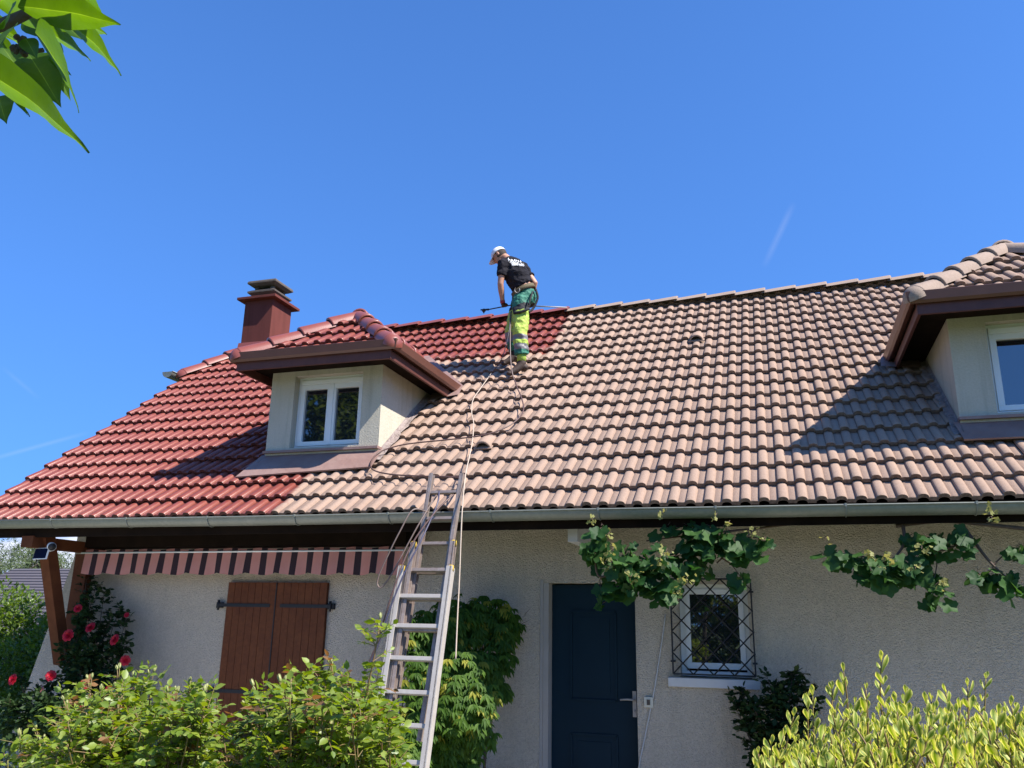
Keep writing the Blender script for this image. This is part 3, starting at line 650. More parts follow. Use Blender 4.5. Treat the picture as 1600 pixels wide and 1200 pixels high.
    for p in (Vector((bx0+.03, fy+.01, z0+.035)), Vector((bx1-.03, fy+.01, z0+.035))):
        h_ = ridge_tiles(p+up, AP+up, .36, .106, .115, rm, ii, 'hip_tiles', None, rnd_prof=True, dome=True, seg=10, lift=.020); h_.parent = e; h_.matrix_parent_inverse = Matrix.Translation(O).inverted()
    h_ = ridge_tiles(AP+up+Vector((0, -.02, 0)), rb+Vector((0, 0, .02)), .40, .118, .12, rm, ii, 'ridge_tiles', None, rnd_prof=True, seg=10); h_.parent = e; h_.matrix_parent_inverse = Matrix.Translation(O).inverted()
dormer(-5.81, -3.73, -5.545, -4.125, True, 'dormer with a freshly painted red roof beside the chimney')
dormer(1.19, 3.39, 1.585, 3.005, False, 'dormer with a bare beige tiled roof at the right edge')

# chimney
ce = bpy.data.objects.new('chimney', None); COL.objects.link(ce); ce.parent = house; CO = Vector((-8.08, 11.47, 5.8)); ce.location = CO-HO
def chc(mb, name, mats, bev=0): return childof(mb, name, mats, ce, CO, bev)
cx0, cx1, cy0, cy1 = -8.35, -7.81, 11.2, 11.76; zt = 6.86
chc(MB().box((cx0, cy0, 5.5), (cx1, cy1, zt)), 'stack', [M['chim']], .006)
m_ = MB(); z_ = 6.0
m_.prism([(cx0-.04, cy0-.05, 5.93), (cx1+.04, cy0-.05, 5.93), (cx1+.04, cy0-.01, 6.12), (cx0-.04, cy0-.01, 6.12)], (0, .03, 0)); chc(m_, 'chimney_flashing', [M['redtrim']])
chc(MB().box((cx0-.10, cy0-.10, zt), (cx1+.10, cy1+.10, zt+.045)), 'collar', [M['chim']], .005)
m_ = MB()
def hat(z, h, mid, top, base):
    cxm, cym = (cx0+cx1)/2, (cy0+cy1)/2; V = []
    for zz, k in ((z, base), (z+h*.45, mid), (z+h*.7, mid), (z+h, top)):
        V += [(cxm-k, cym-k, zz), (cxm+k, cym-k, zz), (cxm+k, cym+k, zz), (cxm-k, cym+k, zz)]
    m_.add(V, [(3, 2, 1, 0), (12, 13, 14, 15)]+[(a*4+c, a*4+(c+1) % 4, (a+1)*4+(c+1) % 4, (a+1)*4+c) for a in range(3) for c in range(4)])
hat(zt+.11, .11, .265, .215, .20)
hat(zt+.285, .085, .275, .265, .22)
for sx in (-1, 1):
    for sy in (-1, 1):
        X = (cx0+cx1)/2+sx*.15; Y = (cy0+cy1)/2+sy*.15; m_.box((X-.03, Y-.03, zt+.045), (X+.03, Y+.03, zt+.109)); m_.box((X-.03, Y-.03, zt+.211), (X+.03, Y+.03, zt+.284))
chc(m_, 'chimney_cap', [M['concrete']])
# little gutter at the foot of the half hip
halfgutter([(HB.x-.13, HB.y-.20, HB.z+.05), (HB.x-.13, 2*YR-HB.y+.1, HB.z+.05)], .095, 'half_hip_gutter', [M['zinc']], house)

# ------------------------------------------------------------------ awning
aw = thing('awning', (-5.8, 8.1, 2.5), 'rolled striped awning with pink and maroon scalloped valance over the wooden shutters', 'awning')
AO = (-5.8, 8.1, 2.5)
ax0, ax1 = at(130, 880, 7.97).x, at(629, 880, 7.97).x
per = (ax1-ax0)/21.5
ya = 7.98; zt_ = at(380, 857, ya).z; zb_ = at(380, 898, ya).z
nx, nz_ = 430, 8; V = []; F = []; mi = []
for i in range(nx+1):
    X = ax0+(ax1-ax0)*i/nx; ph = (X-ax0)/per
    zb2 = zb_+.012-.020*abs(math.sin(math.pi*(ph+.25)/2))*1.6+.012
    for j in range(nz_+1):
        t = j/nz_; wv = .012*math.sin(ph*2.1)*t+.008*math.sin(ph*5.3+1)*t
        V.append((X, ya-.03*t+wv, zt_+.006*math.sin(ph*math.pi)+(zb2-zt_)*t))
for i in range(nx):
    ph = ((ax0+(ax1-ax0)*(i+.5)/nx)-ax0)/per % 1
    for j in range(nz_): F.append((i*(nz_+1)+j, (i+1)*(nz_+1)+j, (i+1)*(nz_+1)+j+1, i*(nz_+1)+j+1)); mi.append(0 if ph < .60 else (2 if ph < .625 or ph > .975 else 1))
mb = MB(); mb.v = V; mb.f = F; mb.m = mi; mb.sm = [True]*len(F)
mb.obj('valance', [M['pink'], M['maroon'], M['iron']], aw)
mb = MB(); mb.tube([(ax0-.03, ya-.03, zt_-.035), (ax1+.03, ya-.03, zt_-.035)], .010, 8); mb.obj('front_bar', M['white'], aw)
mb = MB(); mb.tube([(ax0, ya+.14, zt_+.09), (ax1, ya+.14, zt_+.09)], .065, 14); mb.box((ax0-.02, ya-.005, zt_+.03), (ax1+.02, YW-.003, zt_+.36))
mb.obj('cassette', M['darkwood'], aw)

# ------------------------------------------------------------------ camera and solar panel on the brace
c = at(80, 853, 7.36); sc_ = thing('security_camera', c, 'small white security camera on the timber brace beneath the gutter end', 'camera')
mb = MB(); mb.tube([c+Vector((-.045, .03, -.005)), c+Vector((-.02, .015, 0))], [.028, .020], 12); mb.tube([c+Vector((-.02, .01, 0)), c+Vector((.012, -.012, -.004)), c+Vector((.05, -.035, -.014))], [.030, .044, .046], 16); mb.obj('camera_body', M['white'], sc_)
mb = MB(); mb.tube([c+Vector((.050, -.035, -.014)), c+Vector((.062, -.042, -.019))], [.042, .038], 16); mb.obj('lens', M['iron'], sc_)
p = at(64, 865, 7.33); pn = thing('solar_panel', p, 'small dark blue solar panel in a white frame beside the security camera', 'solar panel')
rot = Matrix.Translation(p) @ Matrix.Rotation(R_(-14), 4, 'Z') @ Matrix.Rotation(R_(-8), 4, 'X') @ Matrix.Scale(1.30, 4)
mb = MB(); mb.box((-.098, -.004, -.047), (.098, .008, .047), rot=rot); mb.obj('panel_frame', M['white'], pn)
mb = MB(); mb.box((-.092, -.0065, -.041), (.092, -.0045, .041), rot=rot); mb.obj('solar_cells', M['panel'], pn)
mb = MB(); mb.tube([rot @ Vector((.02, .008, .02)), rot @ Vector((.03, .06, .035))], .008, 8); mb.obj('mount', M['white'], pn)

# ------------------------------------------------------------------ ladder
LB = Vector((-2.83, 6.12, -.05)); 
lad = thing('extension_ladder', LB, 'long three part aluminium extension ladder leaning against the gutter', 'ladder')
def lp(px, py, Y): return at(px, py, Y)
def line_pt(A, B, t): return A+(B-A)*t
def section(cl, cr, tl_, tr_, mt, wd, dp, nrungs, zoff, caps, off=0., rung_px=None):
    """rails from bottom points cl/cr to top points"""
    for a, b_ in ((cl, tl_), (cr, tr_)):
        m_ = MB(); d = (b_-a).normalized(); x = Vector((1, 0, 0)); x = (x-d*x.dot(d)).normalized(); y = d.cross(x)
        # channel section
        for (ox, oy, wx, wy) in ((0, 0, wd*.30, dp), ((1 if a is cl else -1)*wd*.32, dp*.42, wd*.7, dp*.16), ((1 if a is cl else -1)*wd*.32, -dp*.42, wd*.7, dp*.16)):
            c_ = [a+x*(ox+sx*wx/2)+y*(oy+sy*wy/2) for sx, sy in ((-1, -1), (1, -1), (1, 1), (-1, 1))]; c_ += [p+(b_-a) for p in c_]
            m_.add(c_, [(0, 1, 2, 3), (7, 6, 5, 4), (0, 4, 5, 1), (1, 5, 6, 2), (2, 6, 7, 3), (3, 7, 4, 0)])
        rl = m_.obj('rail', mt, lad)
        if caps:
            k = MB(); s_ = 1 if a is cl else -1
            k.tube([b_-d*.035+x*s_*wd*.2, b_+d*.012+x*s_*wd*.2], [.028, .025], 10); k.obj('rail_cap', M['yellow'], rl)
d0 = lambda px, py, Y: at(px, py, Y)
bl_, br_ = at(580.5, 1185, 6.33), at(668, 1185, 6.33); tl0, tr0 = at(626.5, 886, 6.80), at(707, 886, 6.80)
bl_ = tl0+(bl_-tl0)*((tl0.z+.05)/(tl0.z-bl_.z)); br_ = tr0+(br_-tr0)*((tr0.z+.05)/(tr0.z-br_.z))
section(bl_, br_, tl0, tr0, M['alu'], .062, .075, 8, 0, True)
t2l, t2r = at(645, 849, 6.90), at(711, 847, 6.90); dv = (tl0-bl_).normalized(); b2l = t2l-(tl0-bl_)*.86; b2r = t2r-(tr0-br_)*.86
section(b2l, b2r, t2l, t2r, M['alub'], .052, .062, 0, 0, True)
t3l, t3r = at(673.5, 741, 7.135), at(724.5, 741, 7.135); m3l, m3r = at(652.5, 870, 6.92), at(704, 870, 6.92); b3l = m3l+(m3l-t3l)*1.9; b3r = m3r+(m3r-t3r)*1.9
section(b3l, b3r, t3l, t3r, M['alub'], .045, .055, 0, 0, False)
def rung(L0, L1, R0, R1, py, mt, depth_t, wd=.034, hd=.042):
    # find the parameter where the left rail crosses the wanted image height
    best = None
    for k in range(0, 2001):
        p = L0+(L1-L0)*(k/2000); v = np.array([p.x, p.y, p.z-CAMZ]); y = 600-FPX*(v@AU)/(v@AF)
        if best is None or abs(y-py) < best[0]: best = (abs(y-py), k/2000)
    t = best[1]; a = L0+(L1-L0)*t; b_ = R0+(R1-R0)*t; b_ = Vector((b_.x, a.y, a.z))
    m_ = MB(); m_.beam(a, b_, wd, hd, up=(L1-L0).normalized()); m_.obj('rung', mt, lad, bev=.004)
for py in (932, 978, 1028, 1080, 1131, 1187): rung(bl_, tl0, br_, tr0, py, M['alu'], 0, .05, .034)
for z in (.42, .16):
    t = (z-bl_.z)/(tl0.z-bl_.z); a = bl_+(tl0-bl_)*t; b_ = br_+(tr0-br_)*t; m_ = MB(); m_.beam(a, b_, .05, .034, up=dv); m_.obj('rung', M['alu'], lad, bev=.004)
for py in (891, 936, 984): rung(b2l, t2l, b2r, t2r, py, M['alub'], 0, .045, .03)
for py in (770, 811, 850, 895): rung(b3l, t3l, b3r, t3r, py, M['alub'], 0, .04, .028)

# ------------------------------------------------------------------ rope and hoses
def smooth(P, n=8):
    P = [Vector(p) for p in P]; out = []
    for i in range(len(P)-1):
        p0, p1, p2, p3 = P[max(i-1, 0)], P[i], P[i+1], P[min(i+2, len(P)-1)]
        for k in range(n):
            t = k/n; out.append(.5*((2*p1)+(p2-p0)*t+(2*p0-5*p1+4*p2-p3)*t*t+(3*p1-p0-3*p2+p3)*t**3))
    out.append(P[-1]); return out
def line(name, pts, r, m, label, cat, n=8):
    mb = MB(); mb.tube(smooth(pts, n), r, 8); o = mb.obj(name, m); return tag(o, label, cat)
RF = lambda l, off=.10: [on_roof(x, y, off) for x, y in l]
handL = at(789, 481, 9.86)
mb = MB(); mb.tube(smooth([at(797, 488, 9.78), at(795, 520, 9.62), at(784, 560, 9.55)]+RF([(768, 583)], .03)), .005, 8, 1); mb.tube(smooth(RF([(768, 583), (750, 608), (739, 625), (737, 645), (740, 662), (738, 690), (733, 715)], .03)+[at(727, 745, 7.20), at(722, 800, 6.93), at(718, 900, 6.80), at(715, 960, 6.72), at(712, 1030, 6.62)]), .0056, 8, 0)
tag(mb.obj('rope', [M['rope'], M['hoseb']]), 'pale rope running from the roofer down the tiles and past the ladder', 'rope')
line('pressure_hose', [at(799, 486, 9.80), at(797, 530, 9.60), at(799, 575, 9.46)]+RF([(806, 600), (815, 622), (818, 640), (810, 654), (790, 668), (755, 680), (700, 687), (650, 692), (620, 697), (592, 707), (580, 722), (583, 734), (610, 741), (660, 744), (700, 745), (722, 749)], .035)+[at(713, 768, 7.12), at(680, 800, 6.90), at(640, 857, 6.72), at(612, 930, 6.6), at(587, 1010, 6.6), at(568, 1052, 6.6)], .0078, M['hose'], 'brown pressure hose looping over the beige tiles to the ladder top', 'hose')
line('thin_hose', [at(668, 800, 7.0), at(645, 797, 6.86), at(625, 830, 6.80), at(606, 868, 6.78), at(592, 900, 6.78), at(590, 914, 6.78), at(597, 917, 6.78), at(612, 897, 6.80), at(632, 860, 6.84), at(655, 818, 6.90), at(672, 790, 7.0), at(690, 765, 7.12)], .0065, M['hosep'], 'thin pale hose hanging in a loop from the gutter left of the ladder', 'hose')
line('cable', [at(686, 768, 7.05), at(684, 785, 6.94), at(673, 812, 6.86), at(655, 850, 6.74), at(632, 895, 6.64), at(610, 950, 6.58), at(590, 1010, 6.56), at(569, 1053, 6.55)], .0075, M['hosev'], 'violet grey cable hanging down in front of the upper ladder', 'cable')

# ------------------------------------------------------------------ foliage
def leafset(pos, dirv, nrm, length, width, template, rnd=None, extra=None):
    """many leaves in one mesh. template: verts (across, along, lift), faces, edge value per vertex"""
    tv, tf, te = template; tv = np.array(tv, float); n_ = len(pos); k = len(tv)
    d = dirv/np.linalg.norm(dirv, axis=1, keepdims=True); nn = nrm-(nrm*d).sum(1, keepdims=True)*d; nn /= np.linalg.norm(nn, axis=1, keepdims=True)+1e-9; s_ = np.cross(d, nn)
    V = pos[:, None, :]+s_[:, None, :]*tv[None, :, 0:1]*width[:, None, None]+d[:, None, :]*tv[None, :, 1:2]*length[:, None, None]+nn[:, None, :]*tv[None, :, 2:3]*length[:, None, None]
    F = []; fr = []
    for i in range(n_): F += [tuple(q+i*k for q in f) for f in tf]
    nf = len(tf)
    return V.reshape(-1, 3), F, np.repeat(rnd if rnd is not None else rng.random(n_), nf), (np.tile(np.array(te, float), n_) if te is not None else None), (np.repeat(extra, nf) if extra is not None else None)
T_OVAL = ([(0, 0, 0), (-.36, .30, .03), (0, .30, -.05), (.36, .30, .03), (-.34, .62, .0), (0, .62, -.07), (.34, .62, .0), (0, 1, -.14)], [(0, 2, 1), (0, 3, 2), (1, 2, 5, 4), (2, 3, 6, 5), (4, 5, 7), (5, 6, 7)], None)
T_LANCE = ([(0, 0, 0), (-.26, .30, .03), (0, .32, -.04), (.26, .30, .03), (-.20, .66, -.03), (0, .66, -.10), (.20, .66, -.03), (0, 1, -.26)], [(0, 2, 1), (0, 3, 2), (1, 2, 5, 4), (2, 3, 6, 5), (4, 5, 7), (5, 6, 7)], None)
def obov(hw_prof):
    V = []; E = []; F = []
    for (y, h, z) in hw_prof:
        V += [(-h, y, z+.05), (-h*.62, y, z+.02), (0, y, z), (h*.62, y, z+.02), (h, y, z+.05)]; E += [1, .45, 0, .45, 1]
    k = len(hw_prof)
    for i in range(k-1):
        for c in range(4): F.append((i*5+c, i*5+c+1, (i+1)*5+c+1, (i+1)*5+c))
    return V, F, E
T_VAR = obov([(0, .03, 0), (.25, .20, -.01), (.5, .36, -.02), (.70, .42, -.02), (.86, .30, .01), (1.0, .03, .05)])
def bigleaf():
    V = []; E = []; F = []; ys = np.linspace(0, 1, 15)
    for y in ys:
        h = float(np.interp(y, [0, .05, .16, .32, .5, .68, .82, .92, 1], [.02, .20, .40, .46, .40, .27, .14, .055, .004])); z = .05*math.sin(y*3.0)-.02*y+.004*math.sin(y*15)
        for fx, e_ in ((-1, 0), (-.55, 0), (-.035, .15), (0, 1), (.035, .15), (.55, 0), (1, 0)): V.append((fx*h, y, z+.10*h*abs(fx)+.006*math.sin(y*19+fx*2)*abs(fx))); E.append(e_)
    for i in range(14):
        for c in range(6): F.append((i*7+c, i*7+c+1, (i+1)*7+c+1, (i+1)*7+c))
    return V, F, E
T_BIG = bigleaf()
def grape():
    P = [(0, 0)]
    out = []
    for a in range(0, 361, 12):
        t = R_(a); r = .47+.065*math.cos(5*t)+.025*math.cos(17*t)
        if 165 < a < 195: r = .22
        out.append((r*math.sin(t), .45+r*math.cos(t)))
    V = [(0, .45, -.03)]+[(x, y, .05*math.sin(x*9)-.10*(x*x+(y-.45)**2)) for x, y in out[:-1]]
    n_ = len(out)-1; return V, [(0, 1+(i+1) % n_, 1+i) for i in range(n_)], None
T_VINE = grape()
def foliage(name, pos, dirv, nrm, ln, wd, tmpl, m, parent=None, rnd=None, red=None, sm=True):
    V, F, r, e, x = leafset(pos, dirv, nrm, ln, wd, tmpl, rnd, red)
    me = bpy.data.meshes.new(name); me.vertices.add(len(V)); me.vertices.foreach_set('co', V.astype(np.float32).ravel())
    lt = np.array([len(f) for f in F]); lv = np.concatenate([np.array(f) for f in F]) if len(set(lt)) > 1 else np.array(F).ravel()
    me.loops.add(len(lv)); me.loops.foreach_set('vertex_index', lv.astype(np.int32)); me.polygons.add(len(F))
    ls = np.concatenate([[0], np.cumsum(lt)[:-1]]); me.polygons.foreach_set('loop_start', ls.astype(np.int32)); me.update(calc_edges=True)
    me.polygons.foreach_set('use_smooth', np.ones(len(F), bool))
    attr_face(me, 'rnd', r)
    if e is not None: a = me.attributes.new('edge', 'FLOAT', 'POINT'); a.data.foreach_set('value', e.astype(np.float32))
    if x is not None: attr_face(me, 'red', x)
    me.materials.append(m); return link(name, me, parent)
def unit(v): return v/(np.linalg.norm(v, axis=-1, keepdims=True)+1e-9)
def lumpy(center, rad, n_, seed=0, shell=.55, lumps=14, lump_r=.35, flat=None):
    """points in an uneven crown made of lumps, with outward directions"""
    rg = np.random.default_rng(seed); C = np.array(center); Rr = np.array(rad)
    L_ = unit(rg.normal(size=(lumps, 3)))*(rg.random((lumps, 1))**.4)*(1-lump_r*.6)
    k = rg.integers(0, lumps, n_); q = unit(rg.normal(size=(n_, 3))); rr = lump_r*(shell+(1-shell)*rg.random((n_, 1)))*(.75+.5*rg.random((lumps, 1))[k])
    P = L_[k]+q*rr; return C+P*Rr, unit(q*.7+unit(P)*.6)

# foreground rose bush ------------------------------------------------
def rose_bush(name, base, tips, nleaf, label, m, seed, parent_cat='rose bush', buds=True, stem_m='stem_red', lsize=.036, spray=.10, fill=None, bud_list=None):
    rg = random.Random(seed); nr = np.random.default_rng(seed); base = Vector(base); e = thing(name, base, label, parent_cat); st = MB(); P = []; Dv = []; Rd = []; tipend = []
    for (tx_, ty_, tz_) in tips:
        tp = Vector((tx_, ty_, tz_)); b0 = base+Vector((rg.uniform(-.18, .18), rg.uniform(-.12, .12), 0))
        mid = (b0*.45+tp*.55)+Vector((rg.uniform(-.07, .07), rg.uniform(-.07, .07), rg.uniform(.0, .10)))
        path = smooth([b0, mid, tp], 9); st.tube(path, [.009-.0065*i/(len(path)-1) for i in range(len(path))], 6); tipend.append((path[-1], (path[-1]-path[-3]).normalized()))
        for i in range(5, len(path)):
            f = i/(len(path)-1)
            for _ in range(3 if f < .8 else 4):
                d = Vector((rg.gauss(0, 1), rg.gauss(0, 1), rg.gauss(.5, .7))).normalized(); ln = rg.uniform(.05, .13)*(1.25-f*.5); q = path[i]+Vector((rg.uniform(-1, 1), rg.uniform(-1, 1), rg.uniform(-1, 1)))*.012
                end = q+d*ln; st.tube([q, end], [.0018, .001], 4, cap=False)
                # five leaflets along the rachis
                side = d.cross(Vector((0, 0, 1))); side = side.normalized() if side.length > .1 else Vector((1, 0, 0))
                isred = 1. if (f > .85 and rg.random() < .05) else 0.
                for (t, sg) in ((.45, -1), (.45, 1), (.78, -1), (.78, 1), (1.0, 0)):
                    ld = (d*(.5 if sg else 1)+side*sg*.9+Vector((0, 0, rg.uniform(-.35, .15)))).normalized()
                    P.append(tuple(q+d*ln*t)); Dv.append(tuple(ld)); Rd.append(isred)
    P = np.array(P); Dv = np.array(Dv); Rd = np.array(Rd); n_ = len(P)
    nrm = np.tile([0, 0, 1.], (n_, 1))+nr.normal(0, .55, (n_, 3)); sz = lsize*(.65+.6*nr.random(n_))
    if fill:
        fp, fd = [], []
        for (c, r, k) in fill:
            a, b_ = lumpy(c, r, k, seed+3); fp.append(a); fd.append(b_)
        fp = np.concatenate(fp); fd = np.concatenate(fd); k = len(fp); d2 = unit(fd+nr.normal(0, .7, (k, 3)))
        P = np.concatenate([P, fp]); Dv = np.concatenate([Dv, d2]); Rd = np.concatenate([Rd, np.zeros(k)]); nrm = np.concatenate([nrm, fd+np.array([0, 0, .9])+nr.normal(0, .4, (k, 3))]); sz = np.concatenate([sz, lsize*(.6+.6*nr.random(k))])
    n_ = len(P)
    foliage('leaves', P, Dv, nrm, sz, sz*.82, T_OVAL, m, e, rnd=nr.random(n_), red=Rd)
    st.obj('stems', M[stem_m], e)
    return e, tipend
def bud_mesh():
    mb = MB(); prof = [(0, .004), (.004, .0065), (.012, .0085), (.020, .0070), (.027, .0042), (.035, .0012)]
    mb.tube([(0, 0, z) for z, r in prof], [r for z, r in prof], 10)
    for k in range(5):
        a = 2*math.pi*k/5; c, s = math.cos(a), math.sin(a); mb.add([(c*.006-s*.003, s*.006+c*.003, .004), (c*.006+s*.003, s*.006-c*.003, .004), (c*.0105, s*.0105, .020), (c*.007, s*.007, .036)], [(0, 1, 2), (0, 2, 3)])
    return mb.mesh('bud')
BUD = bud_mesh(); BUD.materials.append(M['bud'])
def add_buds(e, tipend, seed, extra=2, lo=.02):
    rg = random.Random(seed)
    for (p, d) in tipend:
        st = MB(); any_ = False
        for k in range(extra):
            dd = (d+Vector((rg.uniform(-.5, .5), rg.uniform(-.4, .4), .5))).normalized(); ln = rg.uniform(.02, .055)
            q = p+dd*ln; o = bpy.data.objects.new('bud', BUD); COL.objects.link(o)
            o.parent = e; o.matrix_basis = Matrix.Translation(q-e.location) @ dd.to_track_quat('Z', 'Y').to_matrix().to_4x4() @ Matrix.Scale(rg.uniform(.5, .9), 4)
            st.tube([p-d*.02, q+dd*.002], [.0018, .0016], 5)
        st.obj('bud_stalk', M['stem_red'], e)
def tips_from(pxs, Y, jit=.0, seed=0, extra=3, dy=.55, sink=26):
    rg = random.Random(seed); out = []
    for (x, y) in pxs:
        Yk = Y+rg.uniform(-dy*.35, dy*.35); out.append(tuple(at(x, y, Yk)))
        for _ in range(extra): out.append(tuple(at(x+rg.uniform(-24, 24), y+rg.uniform(10, sink*3.2), Y+rg.uniform(-dy, dy))))
    return out
pr = [(402, 1082), (410, 1092), (455, 1048), (470, 1062), (498, 1050), (508, 1042), (520, 1044), (545, 1056), (560, 1066), (590, 1064), (606, 1090), (372, 1128), (392, 1112), (440, 1075), (575, 1078), (480, 1080), (530, 1075), (345, 1140)]
e, te = rose_bush('rose_bush', (-1.72, 3.15, -.1), tips_from([(x, y+11) for x, y in pr], 3.1, seed=1, extra=4)+tips_from([(592, 988)], 2.9, seed=5, extra=0), 0, 'bright green rose bush with small buds in front of the wooden shutters', M['leaf_rose'], 21,
    fill=[((-1.85, 3.25, .93), (.48, .42, .42), 2400), ((-1.72, 3.2, .90), (.26, .34, .40), 1000)])
add_buds(e, te[:1]+te[6::6][:16], 4)
pl = [(66, 1168), (128, 1090), (140, 1078), (186, 1062), (205, 1075), (236, 1068), (262, 1100), (296, 1080), (318, 1090), (155, 1098), (220, 1090), (105, 1110), (275, 1092), (180, 1085), (30, 1165), (60, 1155), (300, 1112), (110, 1140)]
e, te = rose_bush('rose_bush', (-2.6, 3.2, -.1), tips_from(pl, 3.15, seed=2, extra=5), 0, 'bright green rose bush with buds in the lower left, below the crimson climbing rose', M['leaf_rose'], 22,
    fill=[((-2.58, 3.3, .90), (.44, .42, .42), 2300), ((-3.15, 3.3, .50), (.42, .4, .40), 1200)])
add_buds(e, te[:1]+te[6::6][:16], 6)

# climbing rose on the left corner ---------------------------------------
def flower_mesh(name, m, sc=1.):
    mb = MB(); rg = random.Random(3)
    for ring, (r, n_, tilt) in enumerate([(.008, 4, .15), (.018, 6, .45), (.030, 8, .85), (.040, 9, 1.2)]):
        for k in range(n_):
            a = 2*math.pi*k/n_+ring*.6+rg.uniform(-.1, .1); ca, sa = math.cos(a), math.sin(a); L_ = .030+.006*ring; V = []; F = []
            for i in range(4):
                for j in range(4):
                    t = i/3; s = (j/3-.5)*2; w_ = .021*math.sin(math.pi*min(1, .25+t*.62)); out = r*.3+L_*math.sin(tilt)*t+.008*t*t; up = L_*math.cos(tilt)*t-.006*s*s*0-.004*ring*t*t
                    x = out-.008*s*s*(1-t); y = s*w_*(1+.15*ring); V.append((x*ca-y*sa, x*sa+y*ca, up+.006+rg.uniform(-.004, .004)))
            for i in range(3):
                for j in range(3): F.append((i*4+j, i*4+j+1, (i+1)*4+j+1, (i+1)*4+j))
            mb.add(V, F, 0, True)
    mb.ball((0, 0, .004), (.012, .012, .010)); me = mb.mesh(name); me.materials.append(m); return me
FL = flower_mesh('flower', M['petal']); FP = flower_mesh('flower', M['petal_pink'])
cr_tips = [tuple(at(x, y, Y)) for x, y, Y in [(150, 915, 8.05), (163, 925, 8.1), (135, 905, 8.15), (185, 955, 8.1), (175, 965, 8.0), (197, 965, 8.05), (195, 1000, 7.9), (180, 1010, 7.8), (150, 985, 7.9), (120, 1000, 7.8), (190, 1040, 7.8), (160, 1050, 7.7), (100, 1010, 7.7), (125, 950, 8.05), (140, 960, 8.0), (110, 1070, 7.6), (140, 1080, 7.6), (60, 1080, 7.6), (30, 1060, 7.6), (80, 1060, 7.6), (170, 1075, 7.6), (130, 1030, 7.7), (15, 1100, 7.4), (45, 1120, 7.4)]]
e, te = rose_bush('climbing_rose', (-7.4, 7.75, -.1), cr_tips, 0, 'dark climbing rose with crimson blooms on the left house corner beside the timber brace', M['leaf_dark'], 31, buds=False, stem_m='stem', lsize=.062,
    fill=[(tuple(at(130, 1040, 7.75)), (.26, .2, .34), 520), (tuple(at(60, 1130, 7.5)), (.55, .3, .42), 1700), (tuple(at(128, 965, 7.95)), (.10, .1, .32), 150), (tuple(at(178, 1015, 7.9)), (.10, .08, .16), 120), (tuple(at(150, 1140, 7.5)), (.4, .3, .35), 900)])
fr = random.Random(9)
for (x, y, s, pk) in [(107, 993, 1.25, 0), (142, 981, 1.15, 0), (180, 1000, 1.15, 0), (196, 1032, 1.05, 0), (198, 961, .55, 0), (21, 1062, 1.15, 0), (80, 1056, 1.1, 0), (132, 1071, 1.1, 0), (171, 1079, 1.0, 0), (182, 1094, .8, 0), (128, 1107, .8, 0), (50, 1130, 1.0, 1), (65, 1077, .7, 1), (122, 951, .9, 0)]:
    q = at(x, y, 7.45 if y > 1040 else 7.62); o = bpy.data.objects.new('flower', FP if pk else FL); COL.objects.link(o); o.parent = e
    dd = Vector((.25+fr.uniform(-.4, .4), -1, .25+fr.uniform(-.3, .4))).normalized()
    o.matrix_basis = Matrix.Translation(q-e.location) @ dd.to_track_quat('Z', 'Y').to_matrix().to_4x4() @ Matrix.Scale(s*.80, 4)
    if pk: tag(o, 'faded pink bloom')

# creeper by the ladder -----------------------------------------------------
def creeper(seed=41):
    e = thing('creeper', (-2.95, 7.9, -.1), 'large drooping leafy creeper growing up the wall between ladder and blue door', 'climbing plant'); nr = np.random.default_rng(seed); rg = random.Random(seed)
    blobs = [(at(745, 965, 8.0), (.36, .25, .27)), (at(785, 985, 8.05), (.22, .2, .24)), (at(705, 985, 7.65), (.30, .3, .30)), (at(745, 1040, 7.85), (.42, .3, .26)), (at(680, 1060, 7.3), (.38, .35, .36)), (at(775, 1075, 8.0), (.17, .2, .13)), (at(655, 1000, 7.35), (.18, .25, .26)), (at(700, 1130, 7.25), (.40, .38, .34)), (at(715, 1100, 7.1), (.34, .3, .28)), (at(650, 1150, 7.1), (.4, .35, .40)), (at(700, 1200, 7.4), (.42, .4, .40))]
    P = []; Dv = []; N_ = []; X = []
    for bi, (c, r) in enumerate(blobs):
        n_ = int(360*(r[0]*r[2]/.09)**.9); p, d = lumpy(tuple(c), r, n_, seed+bi, shell=.5, lumps=10, lump_r=.5)
        for q, dd in zip(p, d):
            if q[1] > 8.24: q = np.array([q[0], 8.24-rg.random()*.05, q[2]])
            dd = np.array([dd[0]*.9, -abs(dd[1])*.8-.25, dd[2]*.3]); dd = dd/np.linalg.norm(dd); side = np.cross(dd, [0, 0, 1]); side /= np.linalg.norm(side)+1e-9
            yl = 1. if rg.random() < .06 else 0.
            for k in (-2, -1, 0, 1, 2):
                ld = dd*(.75-.12*abs(k))+side*k*.42+np.array([0, 0, -.55-rg.random()*.5])
                P.append(q+side*k*.006); Dv.append(ld); N_.append(np.array([0, -.25, 1.])+dd*.8+nr.normal(0, .18, 3)); X.append(yl)
    P = np.array(P); n_ = len(P); s = .082*(.65+.6*nr.random(n_))
    foliage('leaves', P, np.array(Dv), np.array(N_), s, s*.62, T_LANCE, M['leaf_creeper'], e, rnd=nr.random(n_), red=np.array(X))
    st = MB()
    for k in range(14):
        a = Vector((-2.95+rg.uniform(-.15, .15), 8.1, -.1)); c, r = rg.choice(blobs); b_ = Vector(c)+Vector((rg.uniform(-.1, .1), .1, 0)); st.tube(smooth([a, (a+b_)/2+Vector((rg.uniform(-.1, .1), .05, 0)), b_], 6), [.016-.012*i/12 for i in range(13)], 6)
    for x0_, y0_, x1_, y1_ in ((820, 960, 829, 950), (745, 1050, 757, 1081), (815, 975, 829, 968)): st.tube([at(x0_, y0_, 7.8), at(x1_, y1_, 7.75)], [.003, .001], 5)
    st.obj('stems', M['stem'], e)
